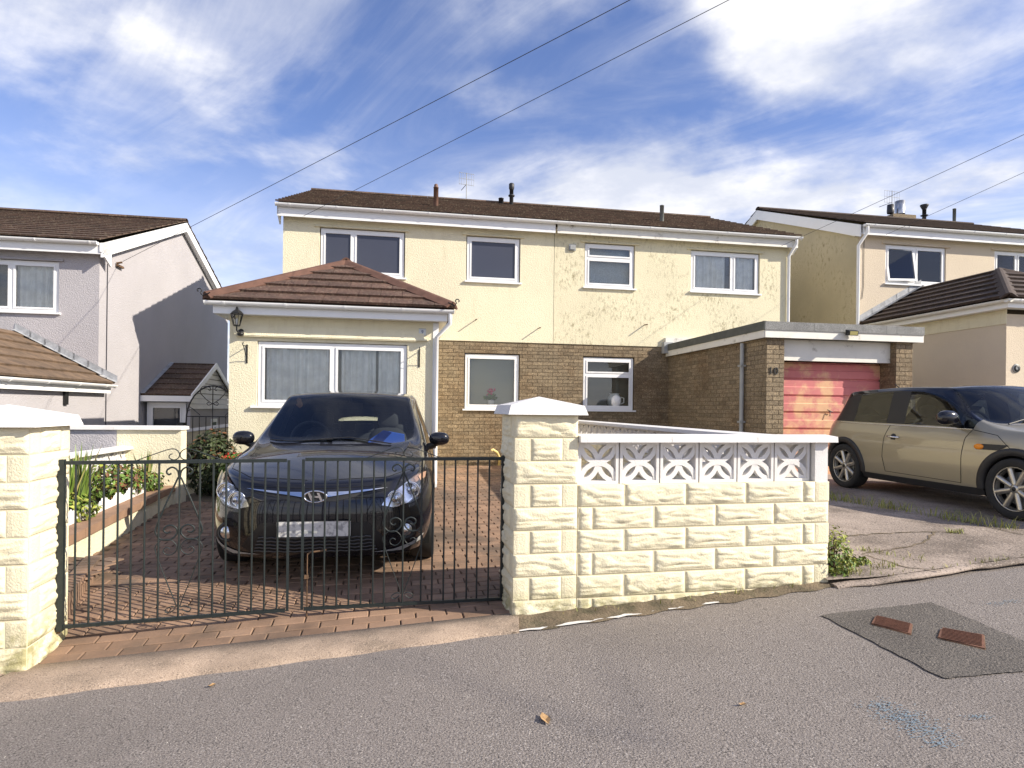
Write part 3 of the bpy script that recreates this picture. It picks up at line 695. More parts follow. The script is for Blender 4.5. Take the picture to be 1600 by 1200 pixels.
# front extension of number nine -----------------------------------
yP = -3.0; xa, xb = -.15, 2.96; zt = 2.95
win9 = (.245, 1.485, 2.475, 2.475)
b = MB(); wall_holes(b, xa, xb, -.1, zt, [win9], yP, .12); b.box(xa, xa+.012, yP+.001, 0, -.1, zt); b.box(xb-.012, xb, yP+.001, -.0, -.1, zt)
b.prism([(xa+.03, yP, 2.66), (xa+.10, yP-.05, 2.53), (2.64, yP-.05, 2.53), (2.71, yP, 2.66)], (0, .03, 0)); pw = b.build('porch_wall', 'cream_render', h9)
b = MB(); b.add([(.03, yP-.001, 2.70), (2.70, yP-.001, 2.70), (2.78, yP-.055, 2.545), (-.06, yP-.055, 2.545), (2.78, yP-.001, 2.54), (-.06, yP-.001, 2.54)], [(0,1,2,3), (3,2,4,5), (0,3,5), (1,4,2)]); b.build('drip_ledge', 'cream_render', h9)
window(h9, win9[0]+.01, win9[2]-.01, win9[1]+.01, win9[3]-.01, yP, (.5, .5), back='room', curtain=[(.02, .46, 'net_curtain'), (.55, .80, 'net_curtain'), (.82, .98, 'net_curtain')], sill_w=.09, label='wide two pane window with net curtains')
ex0, ex1, yE, zE = -.42, 3.18, -3.32, 3.03; hw = (ex1-ex0)/2; pit = math.atan2(4.05-zE, hw); S = hw/math.cos(pit); c_, s_ = math.cos(pit), math.sin(pit); apx = (ex0+hw, yE+hw, zE+hw*math.tan(pit))
b = MB(); b.add([(ex0+.02, yE+.02, zE-.012), (ex1-.02, yE+.02, zE-.012), (ex1-.02, 0, zE-.012), (ex0+.02, 0, zE-.012), (apx[0], apx[1], apx[2]-.012), (apx[0], -.0, apx[2]-.012)], [(0,1,4), (1,2,5,4), (3,0,4,5)])
pr = b.build('porch_roof', 'tile_red', h9)
roof_tiles(pr, fmx((ex0, yE, zE), (1,0,0), (0,c_,s_), (0,-s_,c_)), [(0,0), (2*hw,0), (hw,S)], 'tile_red', .33, .345, .036)
roof_tiles(pr, fmx((ex0, 0, zE), (0,-1,0), (c_,0,s_), (-s_,0,c_)), [(0,0), (-yE,0), (-yE-hw,S), (0,S)], 'tile_red', .33, .345, .036)
roof_tiles(pr, fmx((ex1, yE, zE), (0,1,0), (-c_,0,s_), (s_,0,c_)), [(0,0), (-yE,0), (-yE,S), (hw,S)], 'tile_red', .33, .345, .036)
hip_row(pr, (ex0+.04, yE+.04, zE+.058), (apx[0], apx[1], apx[2]+.035), 'hip_red', 5, .11); hip_row(pr, (ex1-.04, yE+.04, zE+.058), (apx[0], apx[1], apx[2]+.035), 'hip_red', 5)
hip_row(pr, (apx[0], apx[1]-.03, apx[2]+.045), (apx[0], 0, apx[2]+.045), 'hip_red', 3)
def curl(c, r0, turns, plane='xz', n=22, a0=0.0, sgn=1, shrink=.75):
    out = []
    for k in range(n+1):
        t = k/n; a = a0+sgn*turns*2*math.pi*t; r = r0*(1-shrink*t); out.append(Vector((c[0]+r*math.cos(a), c[1], c[2]+r*math.sin(a))))
    return out
for (x, s) in ((ex0, -1), (ex1, 1)):
    pts = [Vector((x-s*.10, yE-.03, zE+.08)), Vector((x, yE-.04, zE+.03)), Vector((x+s*.03, yE-.04, zE+.07))] + curl((x+s*.05, yE-.04, zE+.10), .04, .7, a0=math.pi if s > 0 else 0, sgn=-s)
    MB().tube(pts, .008, 6).build('hip_iron', 'iron_black', pr)
MB().box(ex0+.12, ex1-.12, yE+.10, yE+.12, 2.835, 3.0).build('porch_fascia', 'upvc', h9)
for x in (ex0+.10, ex1-.12): MB().box(x, x+.02, yE+.10, 0, 2.835, 3.0).build('porch_fascia', 'upvc', h9)
b = MB(); b.box(ex0+.12, ex1-.12, yE+.121, yP, 2.845, 2.855); b.box(ex0+.121, xa, yP, 0, 2.845, 2.855); b.box(xb, ex1-.121, yP, 0, 2.845, 2.855); b.build('porch_soffit', 'upvc', h9)
gutter_x(h9, ex0+.005, ex1-.005, yE+.045, 3.0, 'upvc', .055, 'porch_gutter', .85)
MB().tube([(ex1-.06, yE+.05, 2.96), (ex1-.06, yE+.05, 2.80), (xb-.035, yP-.045, 2.60), (xb-.035, yP-.045, .3)], .034, 10).build('porch_downpipe', 'upvc', h9)
MB().box(xb-.09, xb+.0, yP-.012, yP-.001, .2, 2.83).build('corner_trim', 'upvc', h9)
def text_mesh(s, size, ext, m, name, parent, mtx):
    cu = bpy.data.curves.new(name, 'FONT'); cu.body = s; cu.size = size; cu.extrude = ext; cu.align_x = 'CENTER'; cu.align_y = 'CENTER'
    to = bpy.data.objects.new('tmp_text', cu); COL.objects.link(to); dg = bpy.context.evaluated_depsgraph_get(); dg.update()
    me = bpy.data.meshes.new_from_object(to.evaluated_get(dg)); bpy.data.objects.remove(to); bpy.data.curves.remove(cu)
    me.materials.clear(); me.materials.append(MATS[m]); return obj(name, me, parent, mtx)
x, z = hl(660, 519, yP)
pl = thing('house_number_plaque', 'small pale plaque with a dark 9 on the yellow porch wall', 'house number', HL0 + D_*x + I_*(yP-.001) + Vector((0,0,z)), TH)
MB().box(-.055, .055, -.014, 0, -.055, .055).build('plate', 'plaque', pl); b = MB()
for q in ((-.055,.055,.047,.055), (-.055,.055,-.055,-.047)): b.box(q[0], q[1], -.016, -.0141, q[2], q[3])
b.build('border', 'grey_metal', pl)
text_mesh('9', .075, .002, 'plaque_blue', 'digit', pl, fmx((0, -.0165, 0), (1,0,0), (0,0,1), (0,-1,0)))
# wall lantern and basket brackets
def lantern():
    x, z = hl(372, 519, yP-.03); t = thing('wall_lantern', 'black carriage lantern with glass sides on the porch wall beside the window', 'lamp', HL0 + D_*(xa+.17) + I_*yP + Vector((0,0,z)), TH)
    b = MB(); b.lathe([(0, 0), (.06, 0), (.055, -.02), (.03, -.05), (0, -.055)], (0, 0, 0), 14, 'y'); b.lathe([(.0, -.03), (.045, -.02), (.05, .02), (0, .03)], (0, -.05, -.03), 12)
    b.build('back_plate', 'iron_black', t)
    MB().tube([(0, -.03, -.02), (0, -.18, -.02), (0, -.26, .0), (0, -.26, .06)], .010, 8).build('arm', 'iron_black', t)
    b = MB(); b.lathe([(0, .055), (.045, .06), (.05, .075), (0, .075)], (0, -.26, 0), 6, smooth=False); b.lathe([(.085, .235), (.095, .24), (.06, .28), (.025, .30), (.012, .34), (0, .35)], (0, -.26, 0), 6, smooth=False)
    for k in range(6):
        a = 2*math.pi*k/6; b.tube([(.045*math.cos(a), -.26+.045*math.sin(a), .07), (.085*math.cos(a), -.26+.085*math.sin(a), .237)], .005, 4)
    b.build('cage', 'iron_black', t); MB().lathe([(.041, .076), (.080, .235)], (0, -.26, 0), 6, smooth=False).build('glass', 'window_glass', t)
    MB().lathe([(0,.07), (.015,.07), (.015,.12), (.02,.14), (.014,.17), (0,.175)], (0,-.26,0), 10).build('bulb', 'white_paint', t)
lantern()
for (x, lab) in ((xa+.25, 'black hanging-basket bracket on the porch wall under the lantern'), (2.66, 'black hanging-basket bracket on the porch wall by the downpipe')):
    z = 2.28; t = thing('basket_bracket', lab, 'bracket', HL0 + D_*x + I_*(yP-.002) + Vector((0,0,z)), TH)
    MB().box(-.012, .012, -.008, 0, -.15, .13).build('wall_plate', 'iron_black', t)
    b = MB(); b.tube([(0, -.004, .10), (0, -.22, .10)] + [Vector((0, -.22-.02*math.sin(a), .12-.02*math.cos(a))) for a in (.5, 1.2, 2, 3, 4)], .007, 6); b.tube([(0, -.004, -.12), (0, -.08, -.02), (0, -.20, .095)], .006, 6); b.build('arm', 'iron_black', t)
# outside tap
x, z = hl(689, 657); t = thing('outside_tap', 'small brass outside tap on the brick wall beside the porch downpipe', 'tap', HL0 + D_*3.05 + I_*-.002 + Vector((0,0,1.25)), TH)
b = MB(); b.tube([(0,0,0), (0,-.07,0), (0,-.09,-.05)], .012, 8); b.build('spout', 'rust', t); MB().tube([(-.03,-.05,.045), (.03,-.05,.045)], .008, 6).build('handle', 'rust', t); MB().tube([(0,-.05,0), (0,-.05,.045)], .007, 6).build('stem', 'rust', t)
x, z = hl(772, 712)
t = thing('drain_pipe_shoe', 'short yellow bent pipe standing against the brick wall near the gate pillar', 'pipe', HL0 + D_*4.28 + I_*-.25 + Vector((0,0,.28)), TH)
MB().tube([(.12,.2,.0), (.12,.16,.16), (.04,.06,.30), (-.05,.0,.36), (-.08,.0,.34)], .03, 10).build('pipe', 'yellow_pipe', t)

# ------------------------------------------------------------------ garage
gY = -3.71; gx0 = hl(1197, 600, gY)[0]; gx1 = hl(1425, 600, gY)[0]; GW = gx1-gx0; GZ = .40
gar = thing('garage', 'flat-roofed brown brick garage with a peeling pink door', 'garage', HL0 + D_*gx0 + I_*gY + Vector((0,0,GZ)), TH)
g_op0 = hl(1224.5, 600, gY)[0]-gx0; g_op1 = hl(1399.5, 600, gY)[0]-gx0; zr0 = 2.69-GZ; zr1 = 2.945-GZ
gd = .34                                                       # door set back
gw = MB().box(0, g_op0, 0, .23, -.3, zr0).build('brick_pier', 'mortar', gar); gw2 = MB().box(g_op1, GW, 0, gd+.1, -.3, zr0).build('brick_pier', 'mortar', gar); gw3 = MB().box(.0, .11, .231, -gY+.0, -.3, zr0).build('side_wall', 'mortar', gar); MB().box(GW-.11, GW, gd+.101, -gY, -.3, zr0).build('side_wall', 'mortar', gar)
bricks(gw, FRONT(0, 0, 0), g_op0, zr0, (), maxn=110); bricks(gw2, FRONT(g_op1, 0, 0), GW-g_op1, zr0, (), maxn=110, x_off=.06)
bricks(gw3, fmx((0, -gY, 0), (0,-1,0), (0,0,1), (-1,0,0)), -gY, zr0, (), maxn=250, rank=lambda q: -q[0][0][0]-q[0][0][1]*.5)
bricks(gw2, fmx((g_op1, gd, 0), (0,-1,0), (0,0,1), (-1,0,0)), gd, zr0, (), maxn=0)
b = MB(); b.box(-.06, GW+.12, -.06, -gY, zr0+.001, zr1-.02); b.build('roof_deck', 'felt_dark', gar)
b = MB(); b.box(-.075, GW+.135, -.085, -.0605, zr0-.005, zr0+.115); b.box(-.085, -.0605, -.06, -gY-.02, zr0-.005, zr0+.115); b.build('fascia_board', 'white_stained', gar)
xs = [-.09, .78, 2.1, 2.3, GW+.14]
for k in range(4): MB().box(xs[k]+.002, xs[k+1]-.002, -.10, -.0601, zr0+.1155, zr1-rng.uniform(0, .008)).build('felt_edge', 'felt', gar)
MB().box(-.105, -.0602, -.095, -gY-.02, zr0+.1155, zr1).build('felt_edge', 'felt_dark', gar)
z_lt = hl(1300, 529, gY)[1]-GZ; z_lb = hl(1300, 565, gY+.12)[1]-GZ; lx1 = hl(1391, 600, gY+.12)[0]-gx0
MB().box(g_op0+.001, lx1, .12, .17, z_lb, zr0-.002).build('lintel_panel', 'white_stained', gar)
door_t = hl(1300, 567, gY+gd)[1]-GZ; dx1 = hl(1383, 600, gY+gd)[0]-gx0
gdoor = MB().box(g_op0-.1, dx1, gd+.03, gd+.05, -.02, door_t).build('door', 'door_pink', gar); gdoor['label'] = 'up and over door with peeling pink paint over orange rust'
nP = 7; ph = (door_t+.02)/nP
for k in range(nP):
    z0 = -.02+ph*k; b = MB(); b.prism([(g_op0-.1, gd+.03, z0+.008), (g_op0-.1, gd+.004, z0+.012), (g_op0-.1, gd, z0+ph*.48), (g_op0-.1, gd+.010, z0+ph*.52), (g_op0-.1, gd+.010, z0+ph*.54), (g_op0-.1, gd+.004, z0+ph-.030), (g_op0-.1, gd+.03, z0+ph-.022)], (dx1-g_op0+.1, 0, 0)); b.build('door_panel', 'door_pink', gdoor)
hx = hl(1295, 643, gY+gd)[0]-gx0; hz = hl(1295, 643, gY+gd)[1]-GZ
b = MB(); b.tube([(hx-.05, gd-.03, hz+.03), (hx+.05, gd-.03, hz-.01)], .008, 6); b.tube([(hx, gd+.0, hz), (hx, gd-.035, hz-.0), (hx-.01, gd-.04, hz-.08)], .007, 6); b.build('door_handle', 'iron_black', gdoor)
MB().box(dx1+.002, g_op1-.001, gd+.02, gd+.06, -.02, zr0-.01).build('door_frame', 'iron_black', gar)
MB().tube([(-.06, .62, zr0-.03), (-.06, .62, -.3)], .036, 10).build('downpipe', 'grey_metal', gar)
for z in (1.86, .9): MB().box(-.11, -.015, .57, .67, z, z+.03).build('pipe_clip', 'grey_metal', gar)
dgx, dgz = hl(1203, 580, gY)[0]-gx0, hl(1203, 580, gY)[1]-GZ
text_mesh('1', .165, .006, 'number_black', 'digit', gar, fmx((.07, -.016, dgz), (1,0,0), (0,0,1), (0,-1,0)))
text_mesh('0', .165, .006, 'number_black', 'digit', gar, fmx((.165, -.016, dgz), (1,0,0), (0,0,1), (0,-1,0)))
fx = hl(1328, 520, gY-.12)[0]-gx0; fz = hl(1328, 520, gY-.12)[1]-GZ
t = thing('floodlight', 'small security floodlight on the garage fascia above the pink door', 'floodlight', HL0 + D_*(gx0+fx) + I_*(gY-.10) + Vector((0,0,GZ+fz)), TH)
b = MB(); b.prism([(-.085, -.02, -.04), (-.085, -.10, -.055), (-.085, -.115, .02), (-.085, -.03, .05)], (.17, 0, 0)); b.build('housing', 'black_plastic', t)
MB().add([(-.07,-.106,-.045), (.07,-.106,-.045), (.07,-.1185,.012), (-.07,-.1185,.012)], [(0,1,2,3)]).build('lamp_glass', 'straw', t); MB().tube([(0,0,0), (0,-.05,0)], .012, 6).build('bracket', 'iron_black', t)
# parapet end where the garage roof meets the house
x, z = hl(1040, 535)
b = MB(); b.box(8.0-W9, 8.2-W9, -.16, -.023, 2.75, 2.99); b.build('stub_wall', 'grey_metal', h10); MB().box(8.06-W9, 9.3-W9, -.10, -.024, 2.99, 3.10).build('flashing', 'white_stained', h10)
# ------------------------------------------------------------------ neighbouring house on the lower side
CL = P(155, 450, 11.3); CL.z = -.72
hL = thing('neighbour_house', 'lilac-grey rendered house with white gable boards on the lower plot', 'house', CL, TH)
B0 = .72                                            # local z of world zero
def lz(z): return z + B0
XL = -7.5
wl = (-2.27, lz(3.165), -.68, lz(4.13))
b = MB(); wall_holes(b, XL, 0, 0, lz(4.42), [wl], 0, .12); b.build('rendered_wall', 'lilac_render', hL); MB().prism(gable_poly(0, .001, 8.1, 0, lz(4.42), 4.05, lz(6.08)), (-.012, 0, 0)).build('gable_wall', 'lilac_render', hL); MB().box(XL, -.013, 8.05, 8.1, 0, lz(4.4)).build('rear_wall', 'lilac_render', hL)
window(hL, wl[0]+.01, wl[2]-.01, wl[1]+.01, wl[3]-.01, 0, (.5, .5), back='room', curtain=[(.52, .97, 'net_curtain'), (.06, .30, 'net_curtain')])
drip(hL, wl[0]-.08, wl[2]+.08, wl[3], 0, 'lilac_render')
pitched_roof(hL, XL, .14, -.30, lz(4.50), 4.05, lz(6.16), 'tile_brown')
MB().box(XL, .10, -.20, -.18, lz(4.26), lz(4.46)).build('fascia_board', 'upvc', hL); MB().box(XL, .10, -.179, 0, lz(4.30), lz(4.315)).build('soffit', 'upvc', hL)
gutter_x(hL, XL, .08, -.262, lz(4.47), 'upvc')
b = MB(); b.prism([(.11, -.2, lz(4.20)), (.11, -.2, lz(4.46)), (.11, 4.05, lz(6.12)), (.11, 8.3, lz(4.46)), (.11, 8.3, lz(4.24)), (.11, 4.05, lz(5.90))], (.025, 0, 0)); b.build('bargeboard', 'upvc', hL)
b = MB(); b.prism([(.015, .0, lz(4.30)), (.015, 4.05, lz(5.96)), (.015, 8.1, lz(4.30)), (.015, 8.1, lz(4.28)), (.015, 4.05, lz(5.93)), (.015, .0, lz(4.28))], (.09, 0, 0)); b.build('verge_soffit', 'upvc', hL)
b = MB(); b.prism([(.10, -.22, lz(4.46)), (.10, -.22, lz(4.30)), (.10, .16, lz(4.10)), (.10, .16, lz(4.58))], (.035, 0, 0)); b.build('box_end', 'upvc', hL)
MB().tube([(.014, .28, lz(4.2)), (.014, .28, 0)], .008, 5).build('wall_cable', 'wire', hL)
b = MB(); b.tube([(.02, .62, lz(4.28)), (.12, .62, lz(4.30))], .02, 6); b.box(.02, .06, .6, .85, lz(4.22), lz(4.26)); b.build('wire_bracket', 'rust', hL)
# its front extension: pitched roof running forward
ex0_, ex1_, rx, rz_, ez_ = -3.08, .28, -1.40, lz(2.79), lz(1.87); pit = math.atan2(rz_-ez_, ex1_-rx); c_, s_ = math.cos(pit), math.sin(pit); S = math.hypot(rz_-ez_, ex1_-rx); yF = -4.2
b = MB(); b.add([(ex1_-.02, yF, ez_-.012), (ex1_-.02, 0, ez_-.012), (rx, 0, rz_-.012), (rx, yF, rz_-.012), (ex0_+.02, 0, ez_-.012), (ex0_+.02, yF, ez_-.012)], [(0,1,2,3), (3,2,4,5)]); er = b.build('extension_roof', 'tile_tan', hL)
roof_tiles(er, fmx((ex1_, yF, ez_), (0,1,0), (-c_,0,s_), (s_,0,c_)), [(0,0), (-yF,0), (-yF,S), (0,S)], 'tile_tan', .33, .345, .034)
roof_tiles(er, fmx((ex0_, 0, ez_), (0,-1,0), (c_,0,s_), (-s_,0,c_)), [(0,0), (-yF,0), (-yF,S), (0,S)], 'tile_tan', .33, .345, .034, maxn=0)
fl = MB()
nf = 7
for k in range(nf):
    a, c = k/nf, (k+1)/nf+.02
    q = lambda t, up, out: Vector((rx+(ex1_+.02-rx)*t, -out, rz_+(ez_-rz_)*t+up))
    fl = MB(); fl.add([q(a,.05,.10), q(c,.05,.10), q(c,.055,.012), q(a,.055,.012), q(c,.17,.008), q(a,.17,.008)], [(0,1,2,3), (3,2,4,5)]); fl.build('lead_flashing', 'lead', er)
b = MB(); b.box(.10, .112, yF, -.001, 0, ez_-.1); b.box(ex0_+.2, .10, yF, yF+.01, 0, ez_-.1); b.build('extension_wall', 'lilac_render', hL)
MB().box(.20, .22, yF, 0.0, ez_-.18, ez_-.03).build('extension_fascia', 'upvc', hL); MB().box(.112, .199, yF, -.002, ez_-.165, ez_-.155).build('extension_soffit', 'upvc', hL)
g = gutter_x(hL, 0, -yF+.02, 0, 0, 'upvc', .055, 'extension_gutter', .9); g.matrix_local = fmx((.275, yF, ez_-.02), (0,1,0), (-1,0,0), (0,0,1))
b = MB(); b.box(.112, .15, -1.38, -1.28, ez_-.40, ez_-.17); b.build('wall_bracket', 'iron_black', hL)
# its small gabled side porch
rid, eav, ty0, tyr, ty1, out = lz(2.49), lz(1.70), 1.80, 3.44, 5.08, 1.05; pit = math.atan2(rid-eav, tyr-ty0); c_, s_ = math.cos(pit), math.sin(pit); S = math.hypot(rid-eav, tyr-ty0)
b = MB(); b.add([(0, ty0+.02, eav-.012), (out-.02, ty0+.02, eav-.012), (out-.02, tyr, rid-.012), (0, tyr, rid-.012), (out-.02, ty1-.02, eav-.012), (0, ty1-.02, eav-.012)], [(0,1,2,3), (3,2,4,5)]); sp = b.build('side_porch_roof', 'tile_brown', hL)
roof_tiles(sp, fmx((0, ty0, eav), (1,0,0), (0,c_,s_), (0,-s_,c_)), [(0,0), (out,0), (out,S), (0,S)], 'tile_brown', .33, .30, .024)
b = MB(); b.add([(0.001, ty0-.03, eav+.03), (.10, ty0-.03, eav+.035), (.10, tyr, rid+.04), (.001, tyr, rid+.04)], [(0,1,2,3)]); b.build('lead_flashing', 'lead', sp)
b = MB(); b.prism([(out-.01, ty0-.05, eav-.10), (out-.01, ty0-.05, eav+.02), (out-.01, tyr, rid+.04), (out-.01, ty1+.05, eav+.02), (out-.01, ty1+.05, eav-.10), (out-.01, tyr, rid-.10)], (.03, 0, 0)); b.build('bargeboard', 'upvc', sp)
for k in range(8):
    z0 = eav-.30+k*.12; z1 = z0+.11
    def half(z): return (tyr-ty0)*(1-max(0., z-eav)/(rid-eav))-.08
    if half(z1) > .05: b = MB(); b.add([(out-.06, tyr-half(z0), z0), (out-.06, tyr+half(z0), z0), (out-.075, tyr+half(z1), z1), (out-.075, tyr-half(z1), z1)], [(0,1,2,3)]); b.build('cladding_board', 'white_paint', sp)
b = MB(); b.box(0, out-.08, ty0+.18, ty0+.20, 0, lz(.55)); b.box(out-.10, out-.08, ty0+.201, ty1-.2, 0, eav-.3); b.box(.9, out-.081, ty0+.15, ty0+.20, lz(.55), eav-.06); b.build('side_porch_wall', 'lilac_render', hL)
MB().box(0, out, ty0+.0, ty0+.025, eav-.14, eav-.015).build('side_porch_fascia', 'upvc', hL)
window(hL, .06, .86, lz(.57), eav-.16, ty0+.17, back='backing_dark', sill=False, fw=.09)
b = MB(); b.box(out-.08, out-.06, tyr-.1, tyr+.35, lz(.55), lz(1.15)); sw = b.build('side_window', 'upvc', hL); MB().box(out-.0595, out-.055, tyr-.02, tyr+.27, lz(.63), lz(1.07)).build('pane', 'slate_pane', sw)

# ------------------------------------------------------------------ neighbouring house on the upper side
CR = P(1340, 500, 14.3); CR.z = .45
hR = thing('neighbour_house', 'beige rendered house with a dark-tiled front extension on the upper plot', 'house', CR, TH); ZB = .45
rz2 = lambda z: z - ZB
wa = (.73, rz2(4.60), 2.41, rz2(5.55)); wb = (3.80, rz2(4.6), 5.3, rz2(5.57))
XR = 7.5
b = MB(); wall_holes(b, 0, XR, 0, rz2(5.85), [wa, wb], 0, .12); b.build('rendered_wall', 'beige_render', hR); MB().box(.013, XR, 8.2, 8.25, 0, rz2(5.8)).build('rear_wall', 'beige_render', hR)
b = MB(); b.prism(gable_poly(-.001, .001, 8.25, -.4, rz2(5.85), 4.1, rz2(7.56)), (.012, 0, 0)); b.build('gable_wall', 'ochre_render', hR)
window(hR, wa[0]+.01, wa[2]-.01, wa[1]+.01, wa[3]-.01, 0, (.5, .5), back='net_curtain', label='bedroom window with a tilted open casement')
window(hR, wb[0]+.01, wb[2]-.01, wb[1]+.01, wb[3]-.01, 0, (.45, .55), back='obscure_white')
# tilted open sash in front of the left light
x0, x1, z0, z1 = wa[0]+.06, (wa[0]+wa[2])/2-.03, wa[1]+.07, wa[3]-.07
sm = fmx((x0, -.03, z0), (1,0,0), (0,math.cos(R(-2)),0), (0,0,1))
b = MB(); w_, h_ = x1-x0, z1-z0; tl = lambda z: -.02-.13*z/h_*0
for (a, c, d, e) in ((0,.05,0,h_), (w_-.05,w_,0,h_), (.05,w_-.05,h_-.05,h_), (.05,w_-.05,0,.05)): b.box(a, c, -.02, .02, d, e)
sash = obj('open_sash', b.mesh('open_sash', 'upvc'), hR, Matrix.Translation((x0, -.01, z0)) @ Matrix.Rotation(R(-9), 4, 'X') @ Matrix.Rotation(R(-5), 4, 'Z'))
MB().box(.05, w_-.05, -.004, .004, .05, h_-.05).build('pane', 'window_glass', sash)
drip(hR, wa[0]-.1, wa[2]+.1, wa[3], 0, 'beige_render'); drip(hR, wb[0]-.1, wb[2]+.1, wb[3], 0, 'beige_render')
rfR = pitched_roof(hR, -.10, XR, -.30, rz2(5.93), 4.1, rz2(7.66), 'tile_dark')
MB().box(-.05, XR, -.20, -.18, rz2(5.68), rz2(5.90)).build('fascia_board', 'upvc', hR); MB().box(-.05, XR, -.179, 0, rz2(5.72), rz2(5.735)).build('soffit', 'upvc', hR)
gutter_x(hR, -.06, XR, -.262, rz2(5.90), 'upvc')
b = MB(); b.prism([(-.12, -.2, rz2(5.62)), (-.12, -.2, rz2(5.90)), (-.12, 4.1, rz2(7.62)), (-.12, 8.4, rz2(5.90)), (-.12, 8.4, rz2(5.64)), (-.12, 4.1, rz2(7.34))], (.025, 0, 0)); b.build('bargeboard', 'upvc', hR)
b = MB(); b.prism([(-.095, .0, rz2(5.70)), (-.095, 4.1, rz2(7.42)), (-.095, 8.25, rz2(5.70)), (-.095, 8.25, rz2(5.68)), (-.095, 4.1, rz2(7.40)), (-.095, .0, rz2(5.68))], (.09, 0, 0)); b.build('verge_soffit', 'upvc', hR)
MB().tube([(.02, -.26, rz2(5.86)), (.02, -.26, rz2(5.72)), (-.05, -.06, rz2(5.45)), (-.05, -.06, rz2(3.0))], .036, 10).build('downpipe', 'upvc', hR)
MB().tube([(.14, -.012, rz2(5.6)), (.14, -.012, rz2(4.5)), (.10, -.012, rz2(4.2))], .006, 5).build('wall_cable', 'wire', hR)
# chimney stack, aerials and flues on the ridge
def hr_pt(x, y, off): q = on_plane(x, y, CR + I_*off, I_)-CR; return q.dot(D_)
nR = Vector((0, -(7.66-5.93), 4.4)).normalized(); nRw = D_*nR.x + I_*nR.y + Vector((0,0,nR.z))
def hr_roof(x, y): q = on_plane(x, y, CR + I_*-.3 + Vector((0,0,rz2(5.93))), nRw)-CR; return (q.dot(D_), q.dot(I_), q.z)
cxx, cyy = hr_pt(1404, 335, 4.5), 4.5
b = MB(); b.box(cxx-.42, cxx+.42, cyy-.25, cyy+.25, rz2(7.2), rz2(7.90)); ch = b.build('chimney', 'brick', hR)
b = MB(); b.lathe([(.15, 0), (.15, .42), (.13, .42), (.13, 0)], (cxx+.05, cyy, rz2(7.98)), 14); b.build('chimney_liner', 'steel', ch)
b = MB(); b.lathe([(.10, 0), (.11, .05), (.10, .28), (.09, .28)], (cxx-.30, cyy, rz2(7.98)), 12); b.build('chimney_pot', 'flue_black', ch)
aerial(hR, (cxx+.02, cyy+.3, rz2(7.9)), .95, .62, .1); aerial(hR, (cxx-.9, cyy+.4, rz2(7.45)), .55, .60, .25)
flue(hR, hr_roof(1444, 345), .36, .06, 'flue_black', 'cone'); flue(hR, hr_roof(1491, 349), .46, .05, 'flue_grey')
# its front extension, hipped
a0, a1, yq = .05, 3.35, -3.62; zq = rz2(3.60); hw = (a1-a0)/2; tp = (rz2(4.52)-zq)/hw; pit = math.atan(tp); c_, s_ = math.cos(pit), math.sin(pit); S = hw/c_; apx = (a0+hw, yq+hw, zq+hw*tp)
b = MB(); b.add([(a0+.02, yq+.02, zq-.012), (a1-.02, yq+.02, zq-.012), (a1-.02, 0, zq-.012), (a0+.02, 0, zq-.012), (apx[0], apx[1], apx[2]-.012), (apx[0], 0, apx[2]-.012)], [(0,1,4), (1,2,5,4), (3,0,4,5)]); pr = b.build('extension_roof', 'tile_dark', hR)
roof_tiles(pr, fmx((a0, yq, zq), (1,0,0), (0,c_,s_), (0,-s_,c_)), [(0,0), (2*hw,0), (hw,S)], 'tile_dark', .33, .30, .045)
roof_tiles(pr, fmx((a0, 0, zq), (0,-1,0), (c_,0,s_), (-s_,0,c_)), [(0,0), (-yq,0), (-yq-hw,S), (0,S)], 'tile_dark', .33, .30, .045)
roof_tiles(pr, fmx((a1, yq, zq), (0,1,0), (-c_,0,s_), (s_,0,c_)), [(0,0), (-yq,0), (-yq,S), (hw,S)], 'tile_dark', .33, .30, .045, maxn=0)
for x in (a0, a1): hip_row(pr, (x, yq, zq+.03), (apx[0], apx[1], apx[2]+.03), 'tile_dark', 5)
for k in range(5):
    q = lambda t, up, out: Vector((a0-.02+(apx[0]-a0)*t, -out, zq+(apx[2]-zq)*t+up)); a, c = k/5, (k+1)/5+.02
    fl = MB(); fl.add([q(a,.06,.14), q(c,.06,.14), q(c,.065,.012), q(a,.065,.012), q(c,.2,.008), q(a,.2,.008)], [(0,1,2,3), (3,2,4,5)]); fl.build('lead_flashing', 'lead', pr)
b = MB(); b.box(a0+.30, a0+.312, yq+.30, -.001, 0, zq-.25); b.box(a1-.312, a1-.3, yq+.3, -.001, 0, zq-.25); b.box(a0+.313, a1-.313, yq+.30, yq+.312, 0, zq-.25); b.build('extension_wall', 'beige_render', hR)
b = MB(); b.box(a0+.10, a0+.12, yq+.10, -.002, zq-.17, zq-.03); b.box(a0+.121, a1-.1, yq+.10, yq+.12, zq-.17, zq-.03); b.build('extension_fascia', 'upvc', hR)
b = MB(); b.box(a0+.121, a0+.30, yq+.121, -.002, zq-.165, zq-.155); b.box(a0+.30, a1-.3, yq+.121, yq+.3, zq-.166, zq-.156); b.build('extension_soffit', 'upvc', hR)
b = MB(); b.box(a0+.285, a0+.299, yq+.29, -.003, zq-.43, zq-.166); b.build('frieze_board', 'cream_render', hR)
g = gutter_x(hR, 0, -yq, 0, 0, 'white_stained', .055, 'extension_gutter', .9); g.matrix_local = fmx((a0+.045, 0, zq-.03), (0,-1,0), (1,0,0), (0,0,1))
g = gutter_x(hR, a0, a1, yq+.045, zq-.03, 'upvc', .055, 'extension_gutter', .9)
t_ = Vector((a0+.52, yq+.299, rz2(2.35)))
dk = thing('wall_plaque', 'small round dark plaque on the beige extension wall past the garage', 'plaque', CR + D_*t_.x + I_*t_.y + Vector((0,0,t_.z)), TH)
